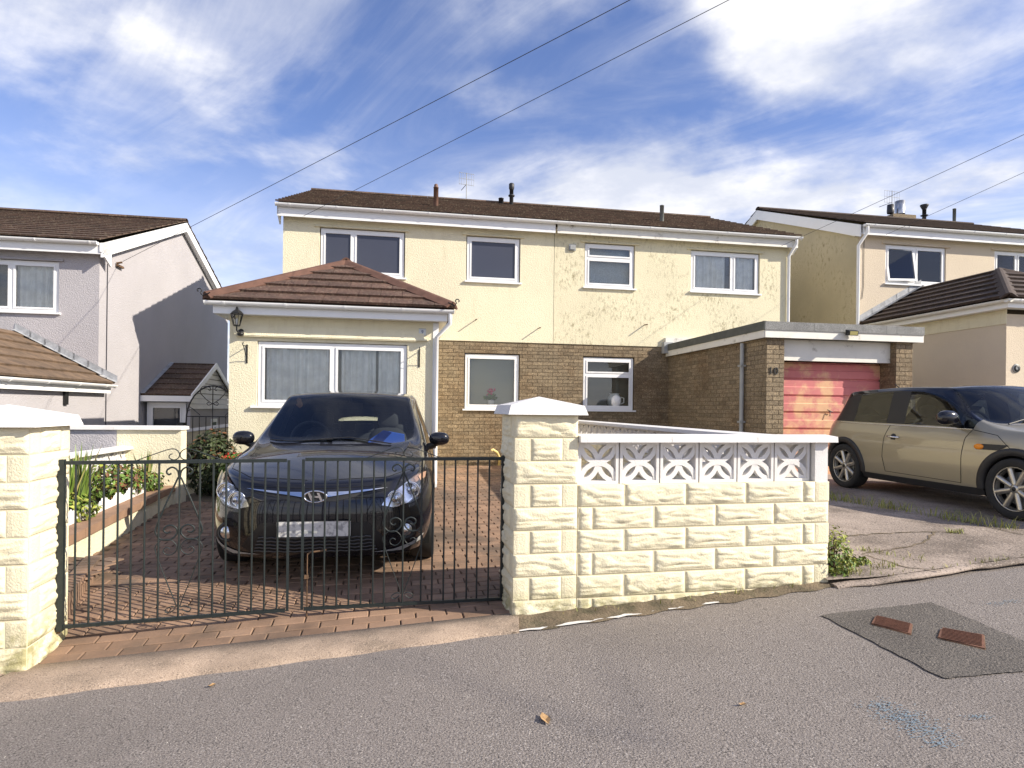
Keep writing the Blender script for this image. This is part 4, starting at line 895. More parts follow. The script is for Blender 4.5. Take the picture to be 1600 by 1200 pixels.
MB().lathe([(0,-.02), (.075,-.018), (.085,0), (0,0)], (0,0,0), 16, 'y').build('disc', 'grey_metal', dk); MB().lathe([(.03,-.026), (.065,-.026), (.065,-.0185), (.03,-.0185)], (0,0,0), 16, 'y').build('motif', 'number_black', dk)

# ------------------------------------------------------------------ painted block walls
def rock_mesh(L, H, seed, plain=False, depth=.05, name='block', m='cream_block'):
    rr = random.Random(seed); b = MB(); nx = max(4, int(L/.021)); nz = 16
    ox, oz = rr.uniform(0, 50), rr.uniform(0, 50)
    for j in range(nz+1):
        for i in range(nx+1):
            x = L*i/nx; z = H*j/nz
            ed = min(x, L-x, z, H-z); k = sstep((ed-.011)/.016); e0 = sstep(ed/.004)*.003
            if plain: d = e0+.0006*mnoise.noise(Vector((x*40, z*40, seed)))
            else:
                sl = .10*math.sin(x*9+ox)                                 # ridges wander and slant
                n1 = mnoise.noise(Vector((x*6.0+ox, (z+sl*.12)*25+oz, seed))); n2 = mnoise.noise(Vector((x*11+oz, z*40+ox, seed+5))); n3 = mnoise.noise(Vector((x*46+ox, z*75+oz, seed)))
                cr = max(0., 1-abs(n1)/.20)**1.3
                d = e0+k*(.0110 - .0130*cr + .006*n1 + .0045*n2 + .0018*n3)
            b.v.append((x, -.003-d, z))
    for j in range(nz):
        for i in range(nx): a = j*(nx+1)+i; b.f.append((a, a+1, a+nx+2, a+nx+1)); b.sm.append(not plain)
    n = nx+1; top = nz*n
    bd = [i for i in range(n)] + [k*n+nx for k in range(1, nz+1)] + [top+i for i in range(nx-1, -1, -1)] + [k*n for k in range(nz-1, 0, -1)]
    o = len(b.v); b.v += [(b.v[i][0], depth, b.v[i][2]) for i in bd]; m_ = len(bd)
    for k in range(m_): b.f.append((bd[(k+1) % m_], bd[k], o+k, o+(k+1) % m_)); b.sm.append(False)
    return b.mesh(name, m)
RC = {}
def rock(L, H, plain=False):
    key = (round(L, 2), round(H, 3), plain, rng.randrange(4) if not plain else 0)
    if key not in RC: RC[key] = rock_mesh(round(L, 2), round(H, 3), hash(key) % 1000, plain)
    return RC[key]
PITCH = .1525; JT = .008
def course(parent, fm, segs, z, H=PITCH):
    for (u0, u1, plain) in segs:
        obj('block', rock(u1-u0, H-JT, plain), parent, fm @ Matrix.Translation((u0, 0, z+JT/2)))
wang = math.atan(.209); wex = Vector((math.cos(wang), math.sin(wang), 0)); win_ = Vector((-math.sin(wang), math.cos(wang), 0))
def cap_build(parent, x0, x1, y0, y1, z):
    o = .055; t = .062; i = .02; ap = .062; b = MB(); cx_, cy_ = (x0+x1)/2, (y0+y1)/2
    b.add([(x0-o,y0-o,z), (x1+o,y0-o,z), (x1+o,y1+o,z), (x0-o,y1+o,z), (x0-o+i,y0-o+i,z+t), (x1+o-i,y0-o+i,z+t), (x1+o-i,y1+o-i,z+t), (x0-o+i,y1+o-i,z+t), (cx_,cy_,z+t+ap)],
          [(3,2,1,0), (0,1,5,4), (1,2,6,5), (2,3,7,6), (3,0,4,7), (4,5,8), (5,6,8), (6,7,8), (7,4,8)]); return b.build('cap_stone', 'white_masonry', parent)
def pillar(name, label, loc, topz, ncourse, w=.43, d=.43, front_join=False, mirror=False):
    """local x along the wall, y inward, z=0 at world zero"""
    t = thing(name, label, 'gate pillar', loc, wang)
    z0 = topz-ncourse*PITCH; MB().box(-.0012, w+.0012, -.0012, d+.0012, z0-.25, topz).build('core', 'cream_joint', t)
    F = frame_m(Vector((0,0,0)), Vector((1,0,0)), Vector((0,1,0)), Vector((0,0,1)))
    Lf = frame_m(Vector((0,d,0)), Vector((0,-1,0)), Vector((1,0,0)), Vector((0,0,1))); Rt = frame_m(Vector((w,0,0)), Vector((0,1,0)), Vector((-1,0,0)), Vector((0,0,1)))
    for k in range(ncourse):
        z = topz-(k+1)*PITCH; odd = k % 2
        full = [(.0, w, False)]; pq = [(0, .10, True), (.112, w-.112, False), (w-.10, w, True)]
        course(t, F, full if not odd else pq, z)
        sf = [(.004, .10, True), (.112, d-.112, False), (d-.10, d-.004, True)] if not odd else [(.004, d-.004, False)]
        course(t, Rt, sf, z); course(t, Lf, sf, z)
    cap_build(t, 0, w, 0, d, topz+.002)
    return t
PA = Vector((.0208, 3.93, 0))
pil_r = pillar('gate_pillar', 'cream textured-block gate pillar with white pyramid cap, joined to the screen-block wall', PA, 1.458, 9)
PB = Vector((-2.67, 3.33, 0)) - wex*.43
pil_l = pillar('gate_pillar', 'cream textured-block gate pillar with white cap in front of the planted bed', PB, 1.362, 10)
# front wall
fw_ = thing('front_wall', 'cream textured-block garden wall topped with white flower-pattern screen blocks', 'wall', PA, wang)
MB().box(.436, 2.3572, -.0012, .1972, -.1, .988).build('core', 'cream_joint', fw_)
F = frame_m(Vector((0,0,0)), Vector((1,0,0)), Vector((0,1,0)), Vector((0,0,1)))
zc = [.996-PITCH*k for k in range(7)]
for k in range(6):
    z = zc[k+1]
    if k % 2 == 0: segs = [(.44, .764, False), (.775, 1.213, False), (1.225, 1.677, False), (1.689, 2.138, False), (2.150, 2.238, False), (2.250, 2.356, True)]
    else: segs = [(.444, .53, False), (.545, .98, False), (.992, 1.44, False), (1.452, 1.90, False), (1.912, 2.356, False)]
    course(fw_, F, segs, z)
    Rt = frame_m(Vector((2.356,0,0)), Vector((0,1,0)), Vector((-1,0,0)), Vector((0,0,1))); course(fw_, Rt, [(.004, .19, k % 2 == 0)], z)
    Bk = frame_m(Vector((2.356,.196,0)), Vector((-1,0,0)), Vector((0,-1,0)), Vector((0,0,1))); course(fw_, Bk, [(.004+.45*i, .444+.45*i, False) for i in range(4)], z)
def screen_mesh(s=.288, d=.09):
    """pierced flower screen block, local x 0..s, y 0..d inward, z 0..s"""
    b = MB(); f = .020; h = s/2
    b.box(0, f, 0, d, 0, s); b.box(s-f, s, 0, d, 0, s); b.box(f, s-f, 0, d, 0, f); b.box(f, s-f, 0, d, s-f, s)
    hi = h-f; bw = .0195
    for q, (cx_, cz_, a0) in enumerate(((h, f-.004, 0), (h, s-f+.004, math.pi), (f-.004, h, -math.pi/2), (s-f+.004, h, math.pi/2))):
        n = 14; y0 = .008+.0012*q; y1 = .056-.0012*q; pts = []
        for k in range(n+1):
            a = a0+math.pi*k/n; pts.append((math.cos(a), math.sin(a)))
        r0, r1 = hi-bw*.85, hi+bw*.85
        vs = []
        for (c, s_) in pts:
            for (r, y) in ((r0,y0), (r1,y0), (r1,y1), (r0,y1)):
                x = min(max(cx_+c*r, f*.6), s-f*.6); z = min(max(cz_+s_*r, f*.6), s-f*.6); vs.append((x, y, z))
        fs = []
        for k in range(n):
            for e in range(4): e2 = (e+1) % 4; fs.append((k*4+e, k*4+e2, (k+1)*4+e2, (k+1)*4+e))
        b.add(vs, fs)
    me = b.mesh('screen_block', 'white_masonry'); bm = bmesh.new(); bm.from_mesh(me); bmesh.ops.recalc_face_normals(bm, faces=bm.faces); bm.to_mesh(me); bm.free(); return me
SCR = screen_mesh()
for k in range(6): obj('screen_block', SCR, fw_, Matrix.Translation((.452+.2985*k, .045, .992)))
b = MB(); b.box(.434, .448, .03, .15, .99, 1.278); b.build('end_pier', 'white_masonry', fw_); MB().box(2.246, 2.352, .004, .19, .99, 1.278).build('end_pier', 'white_masonry', fw_)
def coping(parent, u0, u1, z, y0, y1, n, m='white_masonry', name='coping_stone', t=.052):
    for k in range(n):
        a, c = u0+(u1-u0)*k/n+.0015, u0+(u1-u0)*(k+1)/n-.0015; b = MB(); b.prism([(a, y0, z), (a, y0+.004, z+t*.78), (a, (y0+y1)/2, z+t), (a, y1-.004, z+t*.78), (a, y1, z)], (c-a, 0, 0)); b.build(name, m, parent)
coping(fw_, .436, 2.40, 1.280, -.045, .225, 3)
# wall between the two drives
sd = PA + wex*2.28 + win_*.22
sw_ = thing('side_wall', 'long white screen-block boundary wall running back beside the driveway to the house', 'wall', sd, TH)
LW = 7.0; MB().box(-.10, .09, .0, LW, -.1, .96).build('core', 'cream_joint', sw_)
for z in [.2+.1525*k for k in range(5)]:
    for k in range(15): obj('block', rock(.44, PITCH-JT), sw_, frame_m(Vector((-.10, LW-.02-.455*k, z)), Vector((0,-1,0)), Vector((1,0,0)), Vector((0,0,1))))
for k in range(23): obj('screen_block', SCR, sw_, frame_m(Vector((-.06, LW-.01-.30*k, .97)), Vector((0,-1,0)), Vector((1,0,0)), Vector((0,0,1))))
cw = MB()
for k in range(8):
    a, c = LW*k/8+.002, LW*(k+1)/8-.002; b = MB(); b.prism([(-.13, a, 1.262), (-.126, a, 1.30), (0, a, 1.312), (.116, a, 1.30), (.12, a, 1.262)], (0, c-a, 0)); b.build('coping_stone', 'white_masonry', sw_)
# end wall with side-gate post, screen wall and planted bed on the lower side
EW = Vector((-4.287, 7.80, 0))
ew = thing('garden_wall', 'cream and bare grey rendered wall with white coping behind the planted bed', 'wall', EW, TH)
MB().box(-.76, 0, 0, .2, -.6, 1.165).build('cream_face', 'cream_render', ew); MB().box(-2.4, -.761, .004, .2, -.8, 1.163).build('bare_face', 'lilac_render', ew)
coping(ew, -2.4, .02, 1.168, -.04, .24, 3)
sl = thing('screen_wall', 'low white screen-block wall beside the planted bed on the lower boundary', 'wall', Vector((-4.98, 7.78, 0)), TH)
MB().box(-.09, .09, -4.3, -.0, -.8, .62).build('base', 'white_masonry', sl)
for k in range(14): obj('screen_block', SCR, sl, frame_m(Vector((.045, -.31-.30*k, .625)), Vector((0,1,0)), Vector((-1,0,0)), Vector((0,0,1))))
for k in range(5): b = MB(); a, c = -4.3+.86*k+.002, -4.3+.86*(k+1)-.002; b.prism([(-.12, a, .918), (-.12, a, .95), (0, a, .965), (.12, a, .95), (.12, a, .918)], (0, c-a, 0)); b.build('coping_stone', 'white_masonry', sl)
q0 = Vector((-3.50, 4.70, 0)); q1 = Vector((-4.38, 7.80, 0)); pl_d = (q1-q0).normalized(); pang2 = math.atan2(pl_d.y, pl_d.x); PLn = (q1-q0).length
pw = thing('planter_wall', 'low cream retaining wall with terracotta coping edging the planted bed', 'wall', q0, pang2)
MB().box(0, PLn, 0, .14, -.1, .372).build('face', 'cream_render', pw)
for k in range(9): MB().box(PLn*k/9+.003, PLn*(k+1)/9-.003, -.03, .20, .373, .448).build('coping_tile', 'terracotta', pw)
eg = thing('garden_edging', 'row of small white scalloped edging pickets along the planted bed', 'edging', q0 + Vector((0,0,.449)), pang2)
b = MB(); n = int((PLn-.15)/.055)
for k in range(n):
    x = .05+k*.055; h_ = .10+.03*math.sin(k*.9); b.prism([(x, .15, 0), (x+.046, .15, 0), (x+.046, .15, h_*.8), (x+.023, .15, h_), (x, .15, h_*.8)], (0, .012, 0))
b.build('pickets', 'white_paint', eg)
b = MB(); b.add([q0+Vector((-.10,-.6,.40)), q1+Vector((0,-.1,.42)), Vector((-4.96,7.77,.44)), Vector((-4.28,3.75,.40)), Vector((-2.9,3.85,.40))], [(0,1,2,3,4)]); tag(b.build('soil_bed', 'earth'), kind='structure')
# raised brick edging just inside the lower pillar
rb = thing('brick_step', 'raised step of upright paving bricks behind the gate pillar by the planted bed', 'step', Vector((-2.83, 3.80, 0)), 0)
e0 = Vector((0, 0, 0)); e1 = Vector((-.42, .98, 0)); tt = (e1-e0).normalized(); an = math.atan2(tt.y, tt.x); Lb = (e1-e0).length
b = MB(); b.add([(.0,.0,.22), (-.42,.98,.27), (-.72,1.02,.27), (-.75,.05,.22), (0,0,-.1), (-.42,.98,-.1), (-.72,1.02,-.1), (-.75,.05,-.1)], [(0,1,2,3), (0,4,5,1), (1,5,6,2), (2,6,7,3), (3,7,4,0)]); b.build('fill', 'paver_joint', rb)
bme = MB().box(0, .058, -.008, .10, 0, .20).mesh('brick', 'paver')
for k in range(16):
    p = e0 + (e1-e0)*(k/16); obj('brick', bme, rb, frame_m(Vector((p.x, p.y, .05+.05*k/16)), tt, Vector((-tt.y, tt.x, 0)), Vector((0,0,1))))
for k in range(4):
    for j in range(9): obj('brick', bme, rb, frame_m(Vector((-.14-.17*k-.3*j/9*.42, .02+.105*j, .222+.05*j/9)), Vector((-.95,.3,0)).normalized(), Vector((0,0,1)), Vector((.3,.95,0)).normalized()) @ Matrix.Scale(2.6, 4, (1,0,0)) @ Matrix.Scale(.1, 4, (0,1,0)) @ Matrix.Scale(.49, 4, (0,0,1)))
# olive wall with sloped white coping seen through the side gate
ow = thing('rear_garden_wall', 'olive-painted garden wall with sloping white coping behind the arched side gate', 'wall', P(330, 740, 12.2)*1.0, TH); ow.location.z = -.5
b = MB(); b.prism([(-1.6, 0, 0), (.9, 0, 0), (.9, 0, 1.63), (-1.6, 0, 1.28)], (0, .15, 0)); b.build('face', 'ochre_render', ow)
b = MB(); b.prism([(-1.6, -.03, 1.285), (.9, -.03, 1.635), (.9, -.03, 1.70), (-1.6, -.03, 1.35)], (0, .21, 0)); b.build('coping', 'white_masonry', ow)

# ------------------------------------------------------------------ wrought iron driveway gates
def gate(label, hinge, end, z0, z1, pxs, cpx, post_px):
    ex = (end-hinge); Lg = ex.length; ex.normalize(); an = math.atan2(ex.y, ex.x); hz = z1-z0
    t = thing('driveway_gate', label, 'gate', Vector((hinge.x, hinge.y, z0)), an, 'pair of wrought iron driveway gates'); del t['group']
    nrm = Vector((-ex.y, ex.x, 0))
    def u_of(x): q = on_plane(x, 800, Vector((hinge.x, hinge.y, 0)), nrm); return (q-hinge).dot(ex)
    MB().box(-.016, .016, -.016, .016, -.02, hz+.02).build('hinge_post', 'iron', t); MB().box(Lg-.008, Lg+.008, -.008, .008, 0, hz).build('end_stile', 'iron', t)
    MB().box(.0165, Lg-.0125, -.010, .010, hz-.012, hz+.010).build('top_rail', 'iron', t); MB().box(.0165, Lg-.0125, -.010, .010, -.006, .014).build('bottom_rail', 'iron', t)
    bar = MB().tube([(0,0,.015), (0,0,hz-.013)], .0062, 8).mesh('bar', 'iron'); uc = u_of(cpx)
    for x in pxs: obj('bar', bar, t, Matrix.Translation((u_of(x), 0, 0)))
    half = [
        [(-.262,0), (-.148,.045), (-.058,.077), (-.022,.074), (-.002,.048), (-.010,.020), (-.036,.010), (-.060,.024), (-.056,.042), (-.042,.048)],
        [(-.003,-.11), (-.010,-.06), (-.040,-.036), (-.068,-.05), (-.073,-.068), (-.060,-.082), (-.048,-.074)],
        [(-.008,-.10), (-.07,-.25), (-.128,-.405), (-.129,-.45), (-.098,-.486), (-.05,-.488), (-.014,-.455), (-.015,-.418), (-.046,-.398), (-.078,-.408), (-.086,-.430), (-.068,-.447), (-.048,-.438)],
        [(-.098,-.489), (-.05,-.488), (-.015,-.52), (-.014,-.555), (-.045,-.583), (-.078,-.575), (-.088,-.552), (-.07,-.535), (-.05,-.545)],
        [(-.098,-.489), (-.129,-.52), (-.129,-.565), (-.07,-.74), (-.012,-.90), (-.035,-.905), (-.066,-.918), (-.072,-.935), (-.05,-.945), (-.02,-.925)]]
    for k, pl in enumerate(half):
        for s in (-1, 1):
            pts = [Vector((uc+s*p[0], 0, hz+p[1]*hz/.985)) for p in pl]
            fine = []
            for i in range(len(pts)-1):                               # Catmull-Rom
                p0, p1, p2, p3 = pts[max(i-1,0)], pts[i], pts[i+1], pts[min(i+2,len(pts)-1)]
                for j in range(4):
                    u = j/4; fine.append(.5*((2*p1)+(p2-p0)*u+(2*p0-5*p1+4*p2-p3)*u*u+(3*p1-p0-3*p2+p3)*u**3))
            fine.append(pts[-1]); MB().tube(fine, .004, 6, flat=(.0055, .0032)).build('scroll', 'iron', t)
    return t, Lg, hz
H1, E1, H2, E2 = Vector((-2.703, 3.62, 0)), Vector((-1.468, 3.97, 0)), Vector((-.053, 4.25, 0)), Vector((-1.375, 3.98, 0))
g1, L1, hz1 = gate('dark green wrought iron gate leaf hung on the pillar in front of the planted bed', H1, E1, .148, 1.140, [118, 140, 162, 184, 205, 226, 248, 280, 312, 333, 353, 374, 394, 414, 434], 280, 97)
g2, L2, hz2 = gate('dark green wrought iron gate leaf with drop bolt, hung beside the screen-block wall', H2, E2, .152, 1.146, [489, 507.5, 527, 546, 565, 583.7, 601, 630, 658.7, 676, 694, 711, 730, 746, 764], 630, 787)
b = MB(); b.tube([(L2-.03,-.012,.36), (L2-.03,-.012,-.09)], .0048, 6); b.tube([(L2-.03,-.012,.36), (L2-.05,-.012,.375), (L2-.15,-.014,.385)], .006, 6); b.box(L2-.04, L2-.0125, -.022, -.002, .20, .225); b.build('drop_bolt', 'rust', g2)
MB().box(L2-.09, L2+.01, -.018, -.010, .50, .515).build('latch', 'grey_metal', g2)
for (gt, hz) in ((g1, hz1), (g2, hz2)):
    s = 1
    for z in (-.01, hz): MB().tube([(.0, 0, z-.02), (-.03, 0, z), (-.06, .0, z+.005), (-.075, 0, z+(.07 if z > .5 else .05))], .009, 6).build('hinge_pin', 'rust' if gt is g1 else 'iron_black', gt)
# arched side gate
sgx = P(291, 652, 9.6); sg = thing('side_gate', 'black arched wrought iron side gate beside the porch', 'gate', Vector((sgx.x, 9.6, .12)), 0)
W_, hs, hr = .84, 1.02, 1.19
arch = [Vector((W_/2-W_/2*math.cos(math.pi*k/20), 0, hs+.10+.56*math.sin(math.pi*k/20))) for k in range(21)]
MB().tube([(0,0,0)]+arch+[(W_,0,0)], .012, 8).build('arch_frame', 'iron_black', sg); 
for z in (.08, hr): MB().tube([(0,0,z), (W_,0,z)], .009, 6).build('rail', 'iron_black', sg)
bme = MB().tube([(0,0,.08), (0,0,hr)], .007, 6).mesh('bar', 'iron_black')
for k in range(1, 8): obj('bar', bme, sg, Matrix.Translation((W_*k/8, 0, 0)))
MB().tube([(W_/2,0,hr), (W_/2,0,hs+.66)], .008, 6).build('bar', 'iron_black', sg)
for s in (-1, 1):
    f_ = lambda x, z: Vector((W_/2+s*x, 0, z))
    MB().tube([f_(.0,hr+.20), f_(.10,hr+.27), f_(.19,hr+.36), f_(.205,hr+.43), f_(.17,hr+.475), f_(.10,hr+.485), f_(.04,hr+.46), f_(.03,hr+.43), f_(.05,hr+.415), f_(.07,hr+.43)], .006, 6).build('scroll', 'iron_black', sg)
    MB().tube([f_(0,hr+.22), f_(.03,hr+.19), f_(.07,hr+.18), f_(.095,hr+.205), f_(.075,hr+.23), f_(.055,hr+.215)], .006, 6).build('scroll', 'iron_black', sg)
    MB().tube([f_(.20,hr+.02), f_(.30,hr+.11), f_(.38,hr+.16), f_(.41,hr+.12), f_(.375,hr+.085), f_(.36,hr+.115)], .006, 6).build('scroll', 'iron_black', sg)
MB().box(-.10, -.02, -.06, .02, hr-.24, hr-.10).build('hinge_block', 'iron_black', sg)

# ------------------------------------------------------------------ planting
def leaves(mb, n, c, rad, size, rr, up=.3, shell=.5, zmin=-1.0, aspect=1.6):
    for _ in range(n):
        while True:
            d = Vector((rr.gauss(0,1), rr.gauss(0,1), rr.gauss(0,1)))
            if d.length > .01:
                d.normalize()
                if d.z > zmin: break
        k = shell+(1-shell)*rr.random()**.5; lump = 1+.22*mnoise.noise(d*2.3+Vector(c)*3)
        p = Vector(c)+Vector((d.x*rad[0], d.y*rad[1], d.z*rad[2]))*k*lump
        nrm = (d+Vector((rr.uniform(-.8,.8), rr.uniform(-.8,.8), up+rr.uniform(-.3,.6)))).normalized(); s = size*rr.uniform(.6, 1.3); a = nrm.orthogonal().normalized(); a = (Matrix.Rotation(rr.uniform(0,6.28), 3, nrm) @ a); q = nrm.cross(a)
        mb.add([p-a*s*.5*aspect, p+q*s*.42+nrm*s*.06, p+a*s*.5*aspect-nrm*s*.1, p-q*s*.42+nrm*s*.06], [(0,1,2,3)])
def shrub(name, label, loc, parts, stems=6, seed=1, cat='shrub', h=.3):
    rr = random.Random(seed); t = thing(name, label, cat, loc, 0)
    for (m, n, c, rad, size) in parts:
        b = MB(); leaves(b, n, c, rad, size, rr); b.build('foliage', m, t, False)
    b = MB()
    for k in range(stems):
        a = rr.uniform(0, 6.28); r = rr.uniform(.3, .8)*h*.6; b.tube([(0,0,-.03), (math.cos(a)*r*.4, math.sin(a)*r*.4, h*.5), (math.cos(a)*r, math.sin(a)*r, h*.95)], .008, 5, r_end=.003)
    b.build('stem', 'twig', t); return t
def blades(name, label, loc, n, h, spread, m='blade_green', seed=1, cat='plant', w=.022):
    rr = random.Random(seed); t = thing(name, label, cat, loc, 0)
    for mm, cnt in ((m, int(n*.72)), ('straw', n-int(n*.72))):
        b = MB()
        for _ in range(cnt):
            a = rr.uniform(0, 6.28); ln = h*rr.uniform(.55, 1.08); lean = rr.uniform(.05, .55)*spread; r0 = rr.uniform(0, .09); pts = []
            d = Vector((math.cos(a), math.sin(a), 0)); sd_ = Vector((-d.y, d.x, 0)); vs = []
            for k in range(6):
                u = k/5; p = d*(r0+lean*ln*u**1.8)+Vector((0,0,ln*u*(1-.18*lean*u))); ww = w*.5*(1-u**2.2)+.001; vs += [p-sd_*ww, p+sd_*ww]
            b.add(vs, [(2*k, 2*k+1, 2*k+3, 2*k+2) for k in range(5)], True)
        b.build('leaf_blades', mm, t, False)
    return t
def bed_pt(x, y, z): r = ray(x, y); k = (z-EYE)/r.z; return Vector((r.x*k, r.y*k, z))
p_ = Vector((-4.42, 6.15, .42))
blades('iris_clump', 'tall spiky sword-leaved clump in the bed beside the low screen wall', p_, 60, .66, .55, seed=2, w=.034)
blades('iris_clump', 'shorter spiky-leaved clump at the far end of the planted bed', Vector((-4.52, 7.45, .43)), 26, .50, .6, seed=3, w=.03)
blades('iris_clump', 'spiky-leaved clump between the low shrubs in the planted bed', Vector((-4.02, 5.45, .42)), 34, .58, .5, seed=5, w=.032)
shrub('low_shrub', 'bright yellow-green low shrub spilling over the edging nearest the gate pillar', Vector((-4.00, 5.40, .42)), [('leaf_yellow', 520, (0,0,.11), (.24,.27,.17), .036), ('leaf_green', 340, (0,.05,.10), (.22,.26,.15), .036)], seed=4, h=.22)
shrub('low_shrub', 'rounded green shrub tinged with bronze in the middle of the planted bed', Vector((-4.46, 6.80, .43)), [('leaf_green', 760, (0,0,.19), (.32,.36,.22), .036), ('leaf_russet', 360, (.06,.0,.22), (.28,.32,.21), .032), ('leaf_yellow', 360, (-.06,0,.19), (.30,.34,.22), .034)], seed=6, h=.3)
shrub('low_shrub', 'small green shrub at the far end of the planted bed', Vector((-4.42, 7.30, .43)), [('leaf_green', 260, (0,0,.12), (.20,.20,.14), .045), ('leaf_yellow', 90, (0,0,.13), (.19,.19,.13), .04)], seed=7, h=.2)
shrub('dark_shrub', 'tall dark evergreen shrub in front of the arched side gate', Vector((-4.30, 8.65, .15)), [('leaf_dark', 1500, (0,0,.48), (.34,.36,.52), .055), ('leaf_russet', 220, (0,0,.62), (.30,.32,.42), .045)], stems=9, seed=8, h=.9)
shrub('dark_shrub', 'wide dark leafy shrub beside the porch wall', Vector((-3.88, 8.55, .15)), [('leaf_dark', 1100, (0,0,.30), (.32,.30,.36), .055), ('leaf_green', 220, (0,0,.36), (.30,.28,.32), .05)], stems=7, seed=9, h=.6)
t = shrub('geranium', 'red flowering plant in front of the porch wall', Vector((-3.80, 8.25, .15)), [('leaf_green', 260, (0,0,.42), (.20,.18,.26), .055), ('petal_red', 60, (0,0,.64), (.17,.12,.07), .026)], seed=10, h=.5)
shrub('weed_clump', 'bright green leafy weed growing at the free end of the screen-block wall', PA+wex*2.46+win_*.08+Vector((0,0,.27)), [('leaf_yellow', 700, (.02,0,.15), (.13,.12,.22), .019), ('leaf_green', 520, (0,0,.13), (.17,.15,.19), .019)], stems=10, seed=11, h=.3, cat='weed')
shrub('weed_clump', 'low straggling weed on the concrete beside the taller weed', PA+wex*2.78+win_*.22+Vector((0,0,.30)), [('leaf_yellow', 150, (0,0,.03), (.14,.09,.04), .026), ('leaf_green', 80, (0,0,.03), (.12,.08,.04), .026)], stems=4, seed=12, h=.06, cat='weed')
def grass_strip():
    rr = random.Random(21); b = MB(); b2 = MB()
    lines = [([(3.65, 7.75), (3.9, 7.3), (4.15, 6.75), (4.4, 6.15), (4.7, 5.6)], 620, .085, .10), ([(2.62, 4.50), (2.95, 4.62), (3.3, 4.78)], 70, .04, .06), ([(2.9, 5.0), (3.3, 4.75)], 80, .035, .04), ([(2.7, 4.42), (3.4, 4.58), (4.1, 4.77), (4.6, 4.92)], 150, .022, .03), ([(2.45, 4.55), (2.6, 4.45)], 120, .06, .07), ([(.3, 3.93), (1.2, 4.1), (2.2, 4.35)], 40, .03, .02), ([(4.0, 5.5), (4.15, 5.52)], 60, .035, .04), ([(3.1, 8.9), (3.7, 7.7)], 160, .09, .12)]
    for pts, n, h, sp in lines:
        for _ in range(n):
            k = rr.randrange(len(pts)-1); u = rr.random(); cl = mnoise.noise(Vector((k+u, n*.1, 3))*2.2)
            if cl < -.12 and rr.random() < .8: continue
            X = pts[k][0]+(pts[k+1][0]-pts[k][0])*u+rr.gauss(0, sp*.6); Y = pts[k][1]+(pts[k+1][1]-pts[k][1])*u+rr.gauss(0, sp*.6)
            z = (h_right(X, Y)+.02) if X > 2.3 else z_road(X)+.02; a = rr.uniform(0, 6.28); l = h*rr.uniform(.4, 1.5); d = Vector((math.cos(a), math.sin(a), 0)); w = Vector((-d.y, d.x, 0))*.003
            p = Vector((X, Y, z)); q = p+d*l*.35+Vector((0,0,l*.75)); e = p+d*l*.8+Vector((0,0,l))
            (b if rr.random() < .7 else b2).add([p-w, p+w, q+w*.8, q-w*.8, e], [(0,1,2,3), (3,2,4)])
    tag(b.build('grass_tufts', 'leaf_yellow', None, False), 'short grass and weeds growing along the joints of the concrete drive', 'grass', kind='stuff')
    tag(b2.build('dry_grass', 'straw', None, False), 'dry grass stalks along the joints of the concrete drive', 'grass', kind='stuff')
grass_strip()
# faint blue survey marks sprayed on the road
for k, (seg, n, wd) in enumerate((([(1372,1100), (1405,1118), (1440,1138), (1480,1165)], 700, .05), ([(1515,1122), (1542,1120)], 50, .02), ([(1545,945), (1600,938)], 120, .03))):
    rr = random.Random(60+k); b = MB(); q = [road_pt(*a) for a in seg]
    for _ in range(n):
        i = rr.randrange(len(q)-1); u = rr.random(); p = q[i].lerp(q[i+1], u)+Vector((rr.gauss(0, wd), rr.gauss(0, wd*.6), 0)); p.z = z_road(p.x)+.004; s = rr.uniform(.002, .0055)
        b.add([p+Vector((-s,-s*.3,0)), p+Vector((s*.4,-s*.6,0)), p+Vector((s,s*.4,0)), p+Vector((-s*.3,s*.7,0))], [(0,1,2,3)])
    tag(b.build('paint_mark', 'blue_chalk', None, False), 'faded blue paint mark sprayed on the asphalt', 'paint', kind='stuff')
# dead leaves and crumbs on the road
for k, (px, lab) in enumerate((((852, 1126), 'curled pale dead leaf lying on open asphalt'), ((331, 1073), 'small orange dead leaf near the crossover edge'), ((1160, 1103), 'small dark dead leaf alone on the asphalt'))):
    p = road_pt(*px); t = thing('dead_leaf', lab, 'leaf', (p.x, p.y, p.z+.004), rng.uniform(0, 6)); s = (.045, .022, .020)[k]
    b = MB(); b.add([(-s,0,.004), (-s*.3,s*.5,.014), (s*.6,s*.35,.006), (s,0,.012), (s*.4,-s*.45,.004), (-s*.4,-s*.4,.010), (0,0,.0)], [(0,6,1), (1,6,2), (2,6,3), (3,6,4), (4,6,5), (5,6,0)]); b.build('blade', 'dry_leaf', t, False)
rr = random.Random(3); b = MB()
for _ in range(70):
    px = (rr.uniform(0, 1600), rr.uniform(930, 1199)); p = road_pt(*px)
    if p.y > y_edge(p.x)-.02: continue
    s = rr.uniform(.002, .005); b.add([p+Vector((-s,0,.002)), p+Vector((0,-s,.002)), p+Vector((s,0,.002)), p+Vector((0,s,.002)), p+Vector((0,0,s))], [(0,1,4), (1,2,4), (2,3,4), (3,0,4)])
tag(b.build('loose_grit', 'pebble', None, False), 'loose stone crumbs scattered over the asphalt', 'grit', kind='stuff')
